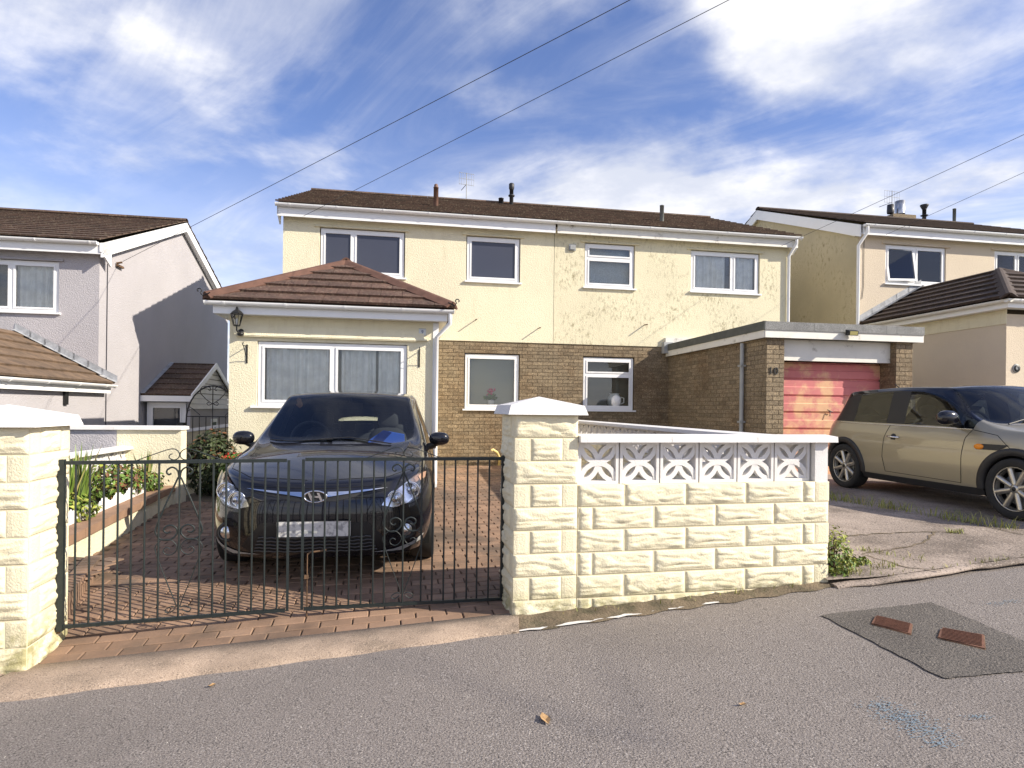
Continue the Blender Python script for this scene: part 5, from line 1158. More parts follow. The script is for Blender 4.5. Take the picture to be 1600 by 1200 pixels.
# overhead wires
POLE = Vector((12, -1, 7.4))
def wire(label, a, sag=.22, dz=0):
    a = Vector(a); e = POLE+Vector((0,0,dz)); pts = [a+(e-a)*(k/24)-Vector((0,0,sag*4*(k/24)*(1-k/24))) for k in range(25)]
    o = MB().tube(pts, .0042, 5).build('telephone_wire', 'wire'); tag(o, label, 'wire')
wire('overhead telephone wire running to the lilac house gable', CL + D_*.13 + I_*.62 + Vector((0,0,lz(4.32))), .05)
wire('overhead telephone wire running to the clean yellow house eaves', HL0 + D_*.42 + I_*-.21 + Vector((0,0,5.24)), .05)
wire('overhead telephone wire running to the stained yellow house eaves', HL0 + D_*10.75 + I_*-.21 + Vector((0,0,5.24)), .1)
wire('overhead telephone wire running to the beige house eaves', CR + D_*.55 + I_*-.21 + Vector((0,0,rz2(5.70))), .1)
# ------------------------------------------------------------------ cars
def paint(name, col, rough=.28, metal=.0, coat=1.0, inner=(.03,.03,.03), flake=None):
    m = bpy.data.materials.new(name); MATS[name] = m; m.use_nodes = True; nt = m.node_tree; b = nt.nodes['Principled BSDF']; N = nt.nodes.new; L = nt.links.new
    b.inputs['Roughness'].default_value = rough; b.inputs['Metallic'].default_value = metal; b.inputs['Coat Weight'].default_value = coat; b.inputs['Coat Roughness'].default_value = .03; b.inputs['Specular IOR Level'].default_value = .15
    b.inputs['Base Color'].default_value = (*col, 1); g = N('ShaderNodeNewGeometry'); df = N('ShaderNodeBsdfDiffuse'); df.inputs[0].default_value = (*inner, 1); mx = N('ShaderNodeMixShader'); L(g.outputs['Backfacing'], mx.inputs[0]); L(b.outputs[0], mx.inputs[1]); L(df.outputs[0], mx.inputs[2]); L(mx.outputs[0], nt.nodes['Material Output'].inputs[0])
    return m
paint('paint_black', (.006, .006, .009), .22, 0, 1.0)
paint('paint_bronze', (.35, .315, .235), .40, .55, .9)
paint('paint_roof_black', (.006, .006, .010), .2, 0, 1.0)
glass_mat('car_glass', (.86, .91, .89), .02); glass_mat('car_glass_dark', (.55, .60, .57), .0); glass_mat('lamp_glass', (.95, .97, 1.0), .04)
mat('tyre', (.018, .018, .018), .8, .2, 20, .4, 90, .002)
mat('alloy', (.48, .46, .42), .35, .12, 25, metal=.85, col3=(.20, .13, .08), c3scale=30, c3lo=.60, c3hi=.75)
mat('chrome', (.80, .80, .82), .08, metal=1)
mat('reflector', (.72, .74, .78), .18, metal=1)
mat('dark_trim', (.012, .012, .013), .5)
mat('grille', (.010, .010, .011), .55)
mat('seat_cloth', (.020, .022, .030), .9)
mat('dash', (.018, .018, .020), .7)
mat('blue_cloth', (.01, .07, .42), .8)
mat('amber', (.85, .28, .02), .25)
mat('plate_white', (.62, .62, .61), .5, col2=(.30, .30, .31), c2scale=16, c2lo=.48, c2hi=.62)
mat('slat', (.06, .06, .062), .35)
mat('amber_dull', (.50, .30, .20), .2)
mat('gap', (.003, .003, .003), .9)
mat('well', (.008, .008, .008), .95)
def car_body(spec):
    """cage: a band wrapped round nose, flank and tail plus a top patch; subdivided, then cut into parts by material slot"""
    band, top, slots = spec['band'], spec['top'], spec['slots']
    nr = 6; nc = len(band); ns = len(top)
    V = []; idx = {}
    for c, col in enumerate(band):
        for r, p in enumerate(col): idx['b', c, r] = len(V); V.append(Vector(p))
    F = []
    nf = spec['nf']                                       # number of nose columns (centre..corner)
    for s, st in enumerate(top):
        for k, p in enumerate(st): 
            idx['t', s, k] = len(V); V.append(Vector(p))
    # share: top patch first row points equal band row 5 of side columns; front row equals nose columns; rear likewise
    def tid(s, k):
        if s == -1: return idx['b', nf-1-k, 5]             # nose edge: k=0 corner .. 4 centre
        if s == ns: return idx['b', nc-nf+k, 5]            # tail edge: k=0 corner .. 4 centre
        if k == 0: return idx['b', nf+s, 5]
        return idx['t', s, k]
    for c in range(nc-1):
        for r in range(nr-1): F.append(((idx['b',c,r], idx['b',c,r+1], idx['b',c+1,r+1], idx['b',c+1,r]), spec['band_slot'](c, r)))
    for s in range(-1, ns):
        for k in range(4): F.append(((tid(s,k), tid(s,k+1), tid(s+1,k+1), tid(s+1,k)), spec['top_slot'](s, k)))
    used = sorted({i for f, _ in F for i in f}); re = {o: n for n, o in enumerate(used)}
    me = bpy.data.meshes.new('cage'); me.from_pydata([V[i] for i in used], [], [tuple(re[i] for i in f) for f, _ in F]); 
    for m in slots: me.materials.append(MATS[m])
    for p, (_, s) in zip(me.polygons, F): p.material_index = s
    cr = me.attributes.new('crease_edge', 'FLOAT', 'EDGE')
    inv = {frozenset((re[a], re[b])): w for (a, b), w in spec['crease'](idx, tid).items() if a in re and b in re}
    for e in me.edges:
        w = inv.get(frozenset(e.vertices)); 
        if w: cr.data[e.index].value = w
    o = bpy.data.objects.new('cage', me); COL.objects.link(o)
    mm = o.modifiers.new('m', 'MIRROR'); mm.use_axis = (False, True, False); mm.merge_threshold = .002
    sd_ = o.modifiers.new('s', 'SUBSURF'); sd_.levels = 3; sd_.render_levels = 3
    dg = bpy.context.evaluated_depsgraph_get(); dg.update(); out = bpy.data.meshes.new_from_object(o.evaluated_get(dg)); bpy.data.objects.remove(o); bpy.data.meshes.remove(me)
    bm = bmesh.new(); bm.from_mesh(out); bmesh.ops.recalc_face_normals(bm, faces=bm.faces)
    if sum(f.normal.z for f in bm.faces if f.calc_center_median().z > 1.2) < 0: bmesh.ops.reverse_faces(bm, faces=bm.faces)
    for (wx, wz, wr) in spec['arches']:                   # open the wheel arches, snapping the rim to a circle
        dele = []
        for f in bm.faces:
            c = f.calc_center_median()
            if abs(c.y) > .55 and math.hypot(c.x-wx, c.z-wz) < wr: dele.append(f)
        bmesh.ops.delete(bm, geom=dele, context='FACES')
        for v in bm.verts:
            if abs(v.co.y) > .5 and any(e.is_boundary for e in v.link_edges):
                d = math.hypot(v.co.x-wx, v.co.z-wz)
                if d < wr*1.16 and v.co.z > wz-.16: k = wr/d; v.co.x = wx+(v.co.x-wx)*k; v.co.z = wz+(v.co.z-wz)*k
    bm.to_mesh(out); bvh = BVHTree.FromBMesh(bm); bm.free(); out.update()
    return out, bvh
def split_parts(me, slots, names, root):
    nrm = [v.normal.copy() for v in me.vertices]; made = {}
    for s, (m, nm) in enumerate(zip(slots, names)):
        polys = [p for p in me.polygons if p.material_index == s]
        if not polys: continue
        use = sorted({v for p in polys for v in p.vertices}); re = {o: n for n, o in enumerate(use)}
        q = bpy.data.meshes.new(nm); q.from_pydata([me.vertices[i].co for i in use], [], [tuple(re[v] for v in p.vertices) for p in polys]); q.materials.append(MATS[m])
        q.polygons.foreach_set('use_smooth', [True]*len(q.polygons)); q.normals_split_custom_set_from_vertices([nrm[i] for i in use]); q.update()
        if nm == 'side_window':
            comps = []; left = set(range(len(q.polygons))); v2p = {}
            for p in q.polygons:
                for v in p.vertices: v2p.setdefault(v, []).append(p.index)
            while left:
                st = [left.pop()]; cp = [st[0]]
                while st:
                    for v in q.polygons[st.pop()].vertices:
                        for o_ in v2p[v]:
                            if o_ in left: left.discard(o_); st.append(o_); cp.append(o_)
                comps.append(cp)
            for cp in comps:
                u2 = sorted({v for i in cp for v in q.polygons[i].vertices}); r2 = {o_: n for n, o_ in enumerate(u2)}
                q2 = bpy.data.meshes.new(nm); q2.from_pydata([q.vertices[i].co for i in u2], [], [tuple(r2[v] for v in q.polygons[i].vertices) for i in cp]); q2.materials.append(MATS[m]); q2.polygons.foreach_set('use_smooth', [True]*len(q2.polygons))
                q2.normals_split_custom_set_from_vertices([nrm[use[i]] for i in u2]); q2.update(); obj(nm, q2, root)
            continue
        made.setdefault(nm, obj(nm, q, root))
    return made
def project(bvh, p, d, off):
    h, n, i, dist = bvh.ray_cast(Vector(p)-Vector(d)*3, Vector(d))
    if h is None: return None
    if n.dot(Vector(d)) > 0: n = -n
    return h + n*off
def decal(bvh, poly, axis, off, sub=3):
    """flat outline projected onto the body. axis 'x': outline (y,z) seen from the nose; 'y+': (x,z) seen from the left; 'y-': from the right"""
    bm = bmesh.new(); to = {'x': lambda a, b: (0, a, b), 'y-': lambda a, b: (a, 0, b), 'y+': lambda a, b: (a, 0, b), 'z': lambda a, b: (a, b, 0)}[axis]; d = {'x': (-1,0,0), 'y-': (0,1,0), 'y+': (0,-1,0), 'z': (0,0,-1)}[axis]
    vs = [bm.verts.new(to(*q)) for q in poly]; bm.faces.new(vs); bmesh.ops.triangulate(bm, faces=bm.faces)
    for _ in range(sub): bmesh.ops.subdivide_edges(bm, edges=bm.edges, cuts=1, use_grid_fill=True)
    bmesh.ops.triangulate(bm, faces=bm.faces)
    bad = []
    for v in bm.verts:
        h = project(bvh, v.co, d, off)
        if h is None: bad.append(v)
        else: v.co = h
    bmesh.ops.delete(bm, geom=bad, context='VERTS'); bmesh.ops.recalc_face_normals(bm, faces=bm.faces)
    ref = Vector(d); 
    if sum(f.normal.dot(ref) for f in bm.faces) > 0: bmesh.ops.reverse_faces(bm, faces=bm.faces)
    b = MB(); b.v = [tuple(v.co) for v in bm.verts]; bm.verts.index_update(); b.f = [tuple(v.index for v in f.verts) for f in bm.faces]; b.sm = [True]*len(b.f); bm.free(); return b
def seam(bvh, pts, axis, w=.004, off=.0012):
    d = {'x': (-1,0,0), 'y-': (0,1,0), 'y+': (0,-1,0), 'z': (0,0,-1)}[axis]; fine = []
    for a, c in zip(pts, pts[1:]):
        a, c = Vector(a), Vector(c); n = max(2, int((c-a).length/.03)); fine += [a+(c-a)*k/n for k in range(n)]
    fine.append(Vector(pts[-1])); hp = [project(bvh, p, d, off) for p in fine]; hp = [h for h in hp if h is not None]
    return MB().tube(hp, w*.5, 5, flat=(w*.5, w*.5)) if len(hp) > 1 else MB()
def wheel(root, x, y, side, r, rim_r, width, spokes, style, zc=None):
    zc = zc or r; o = y; n = 40
    w = MB(); w.lathe([(rim_r*.90, -.5*width), (rim_r*.93, -.3*width), (rim_r*.90, 0), (rim_r*.92, .42*width)], (x, 0, zc), n, 'y'); 
    def fl(b):
        b.v = [(p[0], y+side*p[1], p[2]) for p in b.v]; return b
    wh = fl(w).build('wheel', 'dark_trim', root)
    t = MB(); h = width/2
    t.lathe([(rim_r*.97, -h*.8), (rim_r*1.02, -h), (r*.96, -h*.98), (r, -h*.72), (r, h*.72), (r*.975, h*.93), (r*.90, h*1.0), (rim_r*1.06, h*.98), (rim_r*.985, h*.85)], (x, 0, zc), n, 'y'); fl(t).build('tyre', 'tyre', wh)
    b = MB(); yo = h*.80
    b.lathe([(rim_r*.90, yo-.06), (rim_r*.91, yo-.012), (rim_r*.95, yo), (rim_r*1.0, yo+.006), (rim_r*1.0, yo-.01)], (x, 0, zc), n, 'y')
    if style == 'round':
        for k in range(spokes):
            a = 2*math.pi*(k+.35)/spokes; b.tube([(x+math.cos(a)*q*rim_r, yo-.018-.012*(1-q), zc+math.sin(a)*q*rim_r) for q in (.20, .45, .70, .93)], rim_r*.13, 10, cap=True)
        b.lathe([(0, yo+.004), (rim_r*.15, yo+.002), (rim_r*.21, yo-.01), (rim_r*.27, yo-.035)], (x, 0, zc), 20, 'y')
    else:
        for k in range(spokes):
            a = 2*math.pi*k/spokes; c, s = math.cos(a), math.sin(a); 
            b.prism([(x+c*q*rim_r-s*wd, yo-.012-.02*(1-q), zc+s*q*rim_r+c*wd) for q, wd in ((.15, .03), (.95, .022))] + [(x+c*q*rim_r-s*wd, yo-.012-.02*(1-q), zc+s*q*rim_r+c*wd) for q, wd in ((.95, -.022), (.15, -.03))], (0, -.02, 0))
        b.lathe([(0, yo), (rim_r*.2, yo-.004), (rim_r*.25, yo-.03)], (x, 0, zc), 20, 'y')
    fl(b).build('rim', 'alloy', wh)
    c = MB(); c.lathe([(0, yo+.010), (rim_r*.09, yo+.008), (rim_r*.105, yo+.003)], (x, 0, zc), 16, 'y'); fl(c).build('hub_cap', 'dark_trim', wh)
    d = MB(); d.lathe([(0, -.01), (rim_r*.75, -.01), (rim_r*.75, .005), (0, .005)], (x, 0, zc), 24, 'y'); fl(d).build('brake_disc', 'grey_metal', wh)
    return wh
def well(root, x, y_in, y_out, zc, r):
    b = MB(); n = 18
    for s in (-1, 1):
        b.lathe([(r, s*y_in), (r, s*y_out)], (x, 0, zc), n, 'y', a0=-.35, a1=math.pi+.35); b.lathe([(0, s*y_in), (r, s*y_in)], (x, 0, zc), n, 'y', a0=-.35, a1=math.pi+.35)
    b.build('wheel_well', 'well', root, False)
def seat(mb, x, y, z, w=.46, h=.54, rest=True):
    def blob(c, s, e=3.2, n=10, m=14):
        vs = []
        for i in range(n+1):
            f = math.pi*i/n-math.pi/2
            for k in range(m):
                a = 2*math.pi*k/m; g = lambda v: math.copysign(abs(v)**(2/e), v); vs.append((c[0]+s[0]*g(math.cos(f))*g(math.cos(a)), c[1]+s[1]*g(math.cos(f))*g(math.sin(a)), c[2]+s[2]*g(math.sin(f))))
        mb.add(vs, [(i*m+k, i*m+(k+1) % m, (i+1)*m+(k+1) % m, (i+1)*m+k) for i in range(n) for k in range(m)], True)
    blob((x+.05, y, z), (.25, w/2, .09)); blob((x-.22, y, z+h*.5), (.085, w/2, h*.52))
    if rest: blob((x-.25, y, z+h+.09), (.05, .12, .085)); mb.tube([(x-.24, y-.06, z+h-.05), (x-.25, y-.06, z+h+.06)], .007, 5); mb.tube([(x-.24, y+.06, z+h-.05), (x-.25, y+.06, z+h+.06)], .007, 5)
def mirror(root, x, y, z, m, sc=1.0):
    t = MB(); s = 1 if y > 0 else -1; n, k = 10, 16; vs = []
    for i in range(n+1):
        f = math.pi*i/n-math.pi/2
        for j in range(k):
            a = 2*math.pi*j/k; g = lambda v, e: math.copysign(abs(v)**e, v); cx = .075*g(math.cos(f), .8)*g(math.cos(a), .9); cx = max(cx, -.035)
            vs.append((x+cx, y+s*(.135+.125*g(math.cos(f), .75)*g(math.sin(a), .85)*s*1.0), z+.03+.083*g(math.sin(f), .9)))
    vs = [(x+(p[0]-x)*sc, y+(p[1]-y)*sc, z+(p[2]-z)*sc) for p in vs]
    t.add(vs, [(i*k+j, i*k+(j+1) % k, (i+1)*k+(j+1) % k, (i+1)*k+j) for i in range(n) for j in range(k)], True)
    mo = t.build('wing_mirror', m, root); MB().tube([(x-.02, y-s*.05, z-.07), (x-.005, y+s*.03, z-.045), (x, y+s*.09, z-.01)], .028, 8, r_end=.035).build('mirror_arm', 'dark_trim', mo); return mo
def arch_trim(root, bvh, wx, wz, r, w, side, m, a0=-.12, a1=math.pi+.12, y_def=.83):
    b = MB(); n = 34; vs = []; d = (0, -side, 0)
    for k in range(n+1):
        a = a0+(a1-a0)*k/n
        for rr_, o in ((r-.012, -.03), (r-.012, .010), (r+w*.5, .016), (r+w, .010), (r+w+.004, -.004)):
            p = Vector((wx+math.cos(a)*rr_, 0, wz+math.sin(a)*rr_)); q = Vector((wx+math.cos(a)*(r+w), 0, wz+math.sin(a)*(r+w))); h = project(bvh, q, d, 0)
            yy = abs(h.y) if h is not None else y_def
            yy = max(yy, y_def-.02)
            vs.append((p.x, side*(yy+o), p.z))
    fs = [(k*5+e, k*5+e+1, (k+1)*5+e+1, (k+1)*5+e) for k in range(n) for e in range(4)]; b.add(vs, fs, True); return b.build('arch_trim', m, root)
def place_car(name, label, loc, ang): return thing(name, label, 'car', loc, ang)

# ---- black hatchback facing the gates
def hatchback():
    z5 = [.765, .772, .79, .82, .862]
    def nose(y, xs, zt, ys=None): zz = (.21, .31, .45, .57, .675, zt); return [(x, (ys[k] if ys else y), z) for k, (x, z) in enumerate(zip(xs, zz))]
    band = [nose(0, (.78,.855,.875,.872,.845,.775), z5[0]), nose(.30, (.77,.845,.862,.858,.83,.76), z5[1]), nose(.56, (.71,.775,.79,.785,.755,.68), z5[2]),
            nose(.73, (.60,.655,.665,.655,.615,.54), z5[3], (.70,.735,.742,.74,.725,.70)), nose(.84, (.42,.46,.46,.44,.40,.33), z5[4], (.79,.838,.85,.848,.832,.785))]
    def side(x, ys, zs, dx=(0,0,0,0,0,0)): return [(x+d, y, z) for y, z, d in zip(ys, zs, dx)]
    S = [side(.08, (.80,.862,.880,.884,.872,.805), (.20,.30,.45,.60,.76,.905)), side(-.46, (.80,.865,.878,.884,.872,.812), (.19,.29,.44,.62,.79,.945)),
         side(-1.0, (.80,.865,.872,.882,.874,.815), (.19,.28,.43,.63,.81,.965)), side(-1.50, (.80,.865,.872,.884,.876,.818), (.19,.28,.43,.64,.82,.975)), side(-1.58, (.80,.865,.872,.884,.876,.818), (.19,.28,.43,.64,.82,.977)),
         side(-2.35, (.80,.865,.878,.886,.874,.810), (.19,.29,.44,.65,.84,.995)), side(-2.90, (.79,.85,.872,.878,.86,.785), (.22,.31,.46,.66,.86,1.02)), side(-3.18, (.74,.80,.84,.84,.81,.72), (.24,.33,.47,.66,.85,.99))]
    tail = [[(x, y*f, z) for x, z in zip((-3.26,-3.34,-3.36,-3.34,-3.32,-3.27), (.26,.35,.48,.66,.84,.96))] for y, f in ((.70, 1), (.58, 1), (.42, 1), (.22, 1), (0, 1))]
    band += S + tail
    top = [[(.08,.805,.905), (.11,.73,.918), (.14,.60,.926), (.17,.32,.942), (.18,0,.948)], [(-.46,.812,.945), (-.44,.785,.955), (-.40,.745,.964), (-.245,.40,.985), (-.18,0,.992)],
           [(-1.0,.815,.965), (-1.12,.655,1.37), (-1.07,.615,1.415), (-.98,.34,1.445), (-.945,0,1.452)], [(-1.50,.818,.975), (-1.50,.665,1.398), (-1.50,.62,1.444), (-1.50,.33,1.474), (-1.50,0,1.484)],
           [(-1.58,.818,.977), (-1.58,.665,1.40), (-1.58,.62,1.446), (-1.58,.33,1.476), (-1.58,0,1.486)], [(-2.35,.81,.995), (-2.33,.65,1.38), (-2.33,.605,1.425), (-2.33,.32,1.458), (-2.33,0,1.468)],
           [(-2.90,.785,1.02), (-2.83,.62,1.30), (-2.88,.585,1.37), (-2.93,.30,1.405), (-2.95,0,1.415)], [(-3.18,.72,.99), (-3.16,.64,1.005), (-3.18,.52,1.015), (-3.23,.30,1.025), (-3.25,0,1.03)]]
    slots = ['paint_black', 'car_glass', 'car_glass', 'car_glass', 'dark_trim']; names = ['body', 'windscreen', 'side_window', 'rear_window', 'pillar_trim']
    def tslot(s, k):
        if s == 1 and k >= 2: return 1
        if s in (1, 2, 4) and k == 0: return 2
        if s == 3 and k == 0: return 4
        if s == 6 and k >= 2: return 3
        return 0
    def crease(idx, tid):
        e = {}
        for s in range(1, 7): e[(tid(s,0), tid(s+1,0))] = .6
        for k in range(2, 4): e[(tid(1,k), tid(1,k+1))] = .7; e[(tid(2,k), tid(2,k+1))] = .5
        for s in range(1, 6): e[(tid(s,2), tid(s+1,2))] = .75; e[(tid(s,1), tid(s+1,1))] = .6
        for c in range(4): e[(idx['b',c,5], idx['b',c+1,5])] = .45
        return e
    spec = dict(band=band, top=top, nf=5, slots=slots, band_slot=lambda c, r: 0, top_slot=tslot, crease=crease, arches=[(0, .315, .352), (-2.65, .315, .352)])
    fwd = Vector((math.sin(R(7.8)), -math.cos(R(7.8)), 0)); nose_p = Vector((-1.435, 4.40, 0)); org = nose_p - fwd*.875
    root = place_car('parked_car', 'black five-door hatchback parked nose-out behind the driveway gates', Vector((org.x, org.y, .205)), math.atan2(fwd.y, fwd.x))
    # ride follows the gentle fall of the paving
    zf = h_drive(org.x, org.y)+.022; rp = org-fwd*2.65; zb = h_drive(rp.x, rp.y)+.022; root.location.z = zf; root.rotation_euler = (0, math.atan2(zb-zf, 2.65), math.atan2(fwd.y, fwd.x))
    me, bvh = car_body(spec); parts = split_parts(me, slots, names, root); body = parts['body']
    # lamps
    hl_poly = [(.475,.600), (.56,.578), (.665,.600), (.745,.66), (.79,.735), (.800,.80), (.755,.815), (.70,.785), (.60,.715), (.50,.645)]
    for s in (-1, 1):
        pol = [(s*y, z) for y, z in hl_poly]; base = decal(bvh, pol, 'x', .002, 3).build('headlight', 'reflector', root, False)
        for (y, z, r) in ((.575, .642, .052), (.688, .688, .056)):
            h = project(bvh, (0, s*y, z), (-1,0,0), 0); b = MB(); ax = h.x
            b.lathe([(r*1.22, .022), (r*1.12, .030), (r, .020), (r*.75, .006), (r*.66, .010), (r*.62, .022), (r*.45, .034), (0, .040)], (ax-.006, s*y, z), 24, 'x'); b.build('lamp_bowl', 'chrome', base)
            b = MB(); b.lathe([(r*.60, .030), (r*.42, .042), (0, .048)], (ax-.006, s*y, z), 20, 'x'); b.build('projector_lens', 'lamp_glass', base)
        decal(bvh, [(s*y, z) for y, z in ((.755,.745), (.79,.76), (.797,.798), (.765,.800), (.735,.78))], 'x', .006, 2).build('indicator', 'amber_dull', base, False)
        decal(bvh, pol, 'x', .030, 3).build('lens_cover', 'lamp_glass', base, False)
        fp = project(bvh, (0, s*.655, .395), (-1,0,0), 0); b = MB(); b.lathe([(.075, -.01), (.070, .008), (.055, .004), (.050, -.006)], (fp.x, s*.655, .395), 22, 'x'); fg = b.build('fog_lamp', 'dark_trim', root)
        b = MB(); b.lathe([(.050, .0), (.04, .012), (0, .018)], (fp.x, s*.655, .395), 20, 'x'); b.build('fog_lens', 'reflector', fg)
        decal(bvh, [(s*.40,.245), (s*.56,.255), (s*.70,.29), (s*.785,.335), (s*.76,.285), (s*.62,.235)], 'x', .006, 2).build('bumper_corner', 'chrome', root, False).data.materials[0] = MATS['grey_metal']
    # upper grille slot with chrome wing and badge
    up = [(-.50,.705), (-.30,.672), (-.14,.640), (.14,.640), (.30,.672), (.50,.705), (.32,.700), (.10,.700), (-.10,.700), (-.32,.700)]
    decal(bvh, up, 'x', .0025, 2).build('upper_grille', 'grille', root, False)
    for s in (-1, 1):
        cw = decal(bvh, [(s*.085,.668), (s*.20,.684), (s*.36,.702), (s*.515,.722), (s*.36,.714), (s*.22,.704), (s*.085,.702)], 'x', .012, 2); cw.build('chrome_wing', 'chrome', root, False)
    bp = project(bvh, (0, 0, .678), (-1,0,0), .0); bx = bp.x+.010
    b = MB(); n = 36; vs = []
    for k in range(n):
        a = 2*math.pi*k/n
        for (q, h) in ((1.0, 0), (.97, .010), (.82, .010), (.80, 0)): vs.append((bx+h, .088*q*math.cos(a), .676+.046*q*math.sin(a)))
    b.add(vs, [(k*4+e, k*4+e+1, ((k+1) % n)*4+e+1, ((k+1) % n)*4+e) for k in range(n) for e in range(3)], True); bd = b.build('badge', 'chrome', root)
    b = MB(); b.add([(bx+.001, .080*math.cos(2*math.pi*k/24), .676+.040*math.sin(2*math.pi*k/24)) for k in range(24)], [tuple(range(24))]); b.build('badge_field', 'dark_trim', bd)
    b = MB()
    def bar(p, q, w, sh=.0):
        p, q = Vector(p), Vector(q); b.prism([(bx+.003, p.x-w, p.y), (bx+.003, p.x+w, p.y), (bx+.003, q.x+w, q.y), (bx+.003, q.x-w, q.y)], (.007, 0, 0))
    bar((.046,.646), (.020,.706), .009); bar((-.020,.646), (-.046,.706), .009); b.prism([(bx+.003, -.034, .671), (bx+.003, .034, .667), (bx+.003, .034, .681), (bx+.003, -.034, .685)], (.006, 0, 0)); b.build('badge_letter', 'chrome', bd)
    # lower intake, plate
    lo = [(-.47,.255), (.47,.255), (.54,.30), (.46,.40), (.38,.485), (-.38,.485), (-.46,.40), (-.54,.30)]
    li = decal(bvh, lo, 'x', .003, 3).build('lower_grille', 'grille', root, False)
    for k in range(5):
        z = .272+.026*k; hw = .44-.01*k; b = MB(); pts = []
        for i in range(25):
            y = -hw+2*hw*i/24; h = project(bvh, (0, y, z+(.006 if i % 2 else 0)), (-1,0,0), .010); pts.append(h)
        b.tube(pts, .0055, 5); b.build('grille_slat', 'slat', li)
    h = project(bvh, (0, 0, .445), (-1,0,0), .022); b = MB(); b.box(h.x-.012, h.x, -.26, .26, .392, .503); pt = b.build('number_plate', 'plate_white', root); pt['label'] = 'pale number plate with blurred grey characters'
    b = MB(); b.box(h.x-.013, h.x+.002, -.265, .265, .386, .3915); b.box(h.x-.013, h.x+.002, -.265, .265, .5035, .508); b.build('plate_holder', 'dark_trim', pt)
    # shut lines
    for s, ax in ((-1, 'y-'), (1, 'y+')):
        for pts in ([(-.48,0,.30), (-.47,0,.60), (-.50,0,.93)], [(-1.54,0,.24), (-1.54,0,.95)], [(-.48,0,.30), (-.55,0,.235), (-1.5,0,.225)], [(-2.30,0,.96), (-2.33,0,.62), (-2.22,0,.36)], [(.36,0,.70), (.30,0,.83)]):
            b = seam(bvh, pts, ax)
            if b.v: b.build('panel_gap', 'gap', root)
        for x in (-1.36, -2.18):
            h = project(bvh, (x, 0, .86), (0,-s,0), .0); b = MB(); b.tube([(x-.09, h.y+s*.004, .86), (x-.06, h.y+s*.035, .862), (x+.06, h.y+s*.035, .862), (x+.09, h.y+s*.004, .86)], .011, 8); b.build('door_handle', 'paint_black', root)
        b = seam(bvh, [(.72, s*.08, 0), (.66, s*.50, 0), (.45, s*.70, 0), (.10, s*.755, 0), (-.40, s*.765, 0)], 'z'); b.build('bonnet_gap', 'gap', root)
    b = seam(bvh, [(0,-.47,.742), (0,0,.728), (0,.47,.742)], 'x'); b.build('bonnet_gap', 'gap', root)
    # wipers
    for pts in ([(-.24,.48,.985), (-.27,.10,1.005), (-.25,-.16,1.012)], [(-.24,-.05,.99), (-.27,-.40,1.0), (-.36,-.62,.995)]):
        hp = [project(bvh, p, (0,0,-1), .012) for p in pts]; hp = [q for q in hp if q]; MB().tube(hp, .006, 6).build('wiper', 'dark_trim', root)
    # cabin
    b = MB(); b.box(-3.05, -.35, -.74, .74, .30, .34); b.box(-3.1, -2.95, -.70, .70, .34, .95); b.build('cabin_floor', 'seat_cloth', root)
    b = MB(); b.prism([(-.30,-.70,.62), (-.28,-.70,.93), (-.42,-.70,.965), (-.68,-.70,.955), (-.80,-.70,.90), (-.80,-.70,.62)], (0, 1.40, 0)); b.prism([(-.60,-.56,.95), (-.62,-.56,1.0), (-.78,-.56,.99), (-.80,-.56,.93)], (0, .40, 0)); b.build('dashboard', 'dash', root)
    b = MB()
    for y in (-.36, .36): b = MB(); seat(b, -1.32, y, .52); b.build('front_seat', 'seat_cloth', root)
    b = MB(); seat(b, -2.25, 0, .50, 1.25, .46, False)
    for y in (-.42, 0, .42): b.lathe([(0, 0), (.12, .01), (.125, .10), (.08, .11), (0, .115)], (-2.50, y, .96), 12)
    b.build('rear_seat', 'seat_cloth', root)
    b = MB(); pts = [Vector((-.88-.06*math.sin(a)*.5, -.36+.185*math.cos(a), .985+.165*math.sin(a))) for a in [2*math.pi*k/28 for k in range(29)]]; b.tube(pts, .015, 8, cap=False); sw = b.build('steering_wheel', 'dash', root)
    b = MB(); b.tube([(-.80,-.36,.95), (-.88,-.36,.985)], .05, 10); b.box(-.885, -.87, -.53, -.19, .965, 1.0); b.build('steering_boss', 'dash', sw)
    MB().box(-1.12, -1.10, -.12, .12, 1.285, 1.345).build('rear_view_mirror', 'dash', root); MB().tube([(-1.11,0,1.34), (-1.06,0,1.40)], .012, 6).build('mirror_stalk', 'dash', root)
    b = MB(); b.prism([(-.96,.12,.60), (-.96,.58,.60), (-1.02,.56,1.02), (-1.02,.34,1.06), (-1.0,.20,.96)], (-.10, 0, 0)); b.build('blue_bag', 'blue_cloth', root)
    for s in (-1, 1): mirror(root, -.60, s*.815, .985, 'paint_black', .80)
    for x in (0, -2.65):
        for s in (-1, 1): wheel(root, x, s*.775, s, .315, .215, .20, 5, 'flat')
        well(root, x, .50, .835, .315, .350)
    b = MB(); b.box(-3.2, .55, -.70, .70, .20, .24); b.build('underbody', 'well', root)
    b = MB(); b.box(-.95, .6, -.62, .62, .245, .60); b.build('engine_bay', 'well', root)
hatchback()

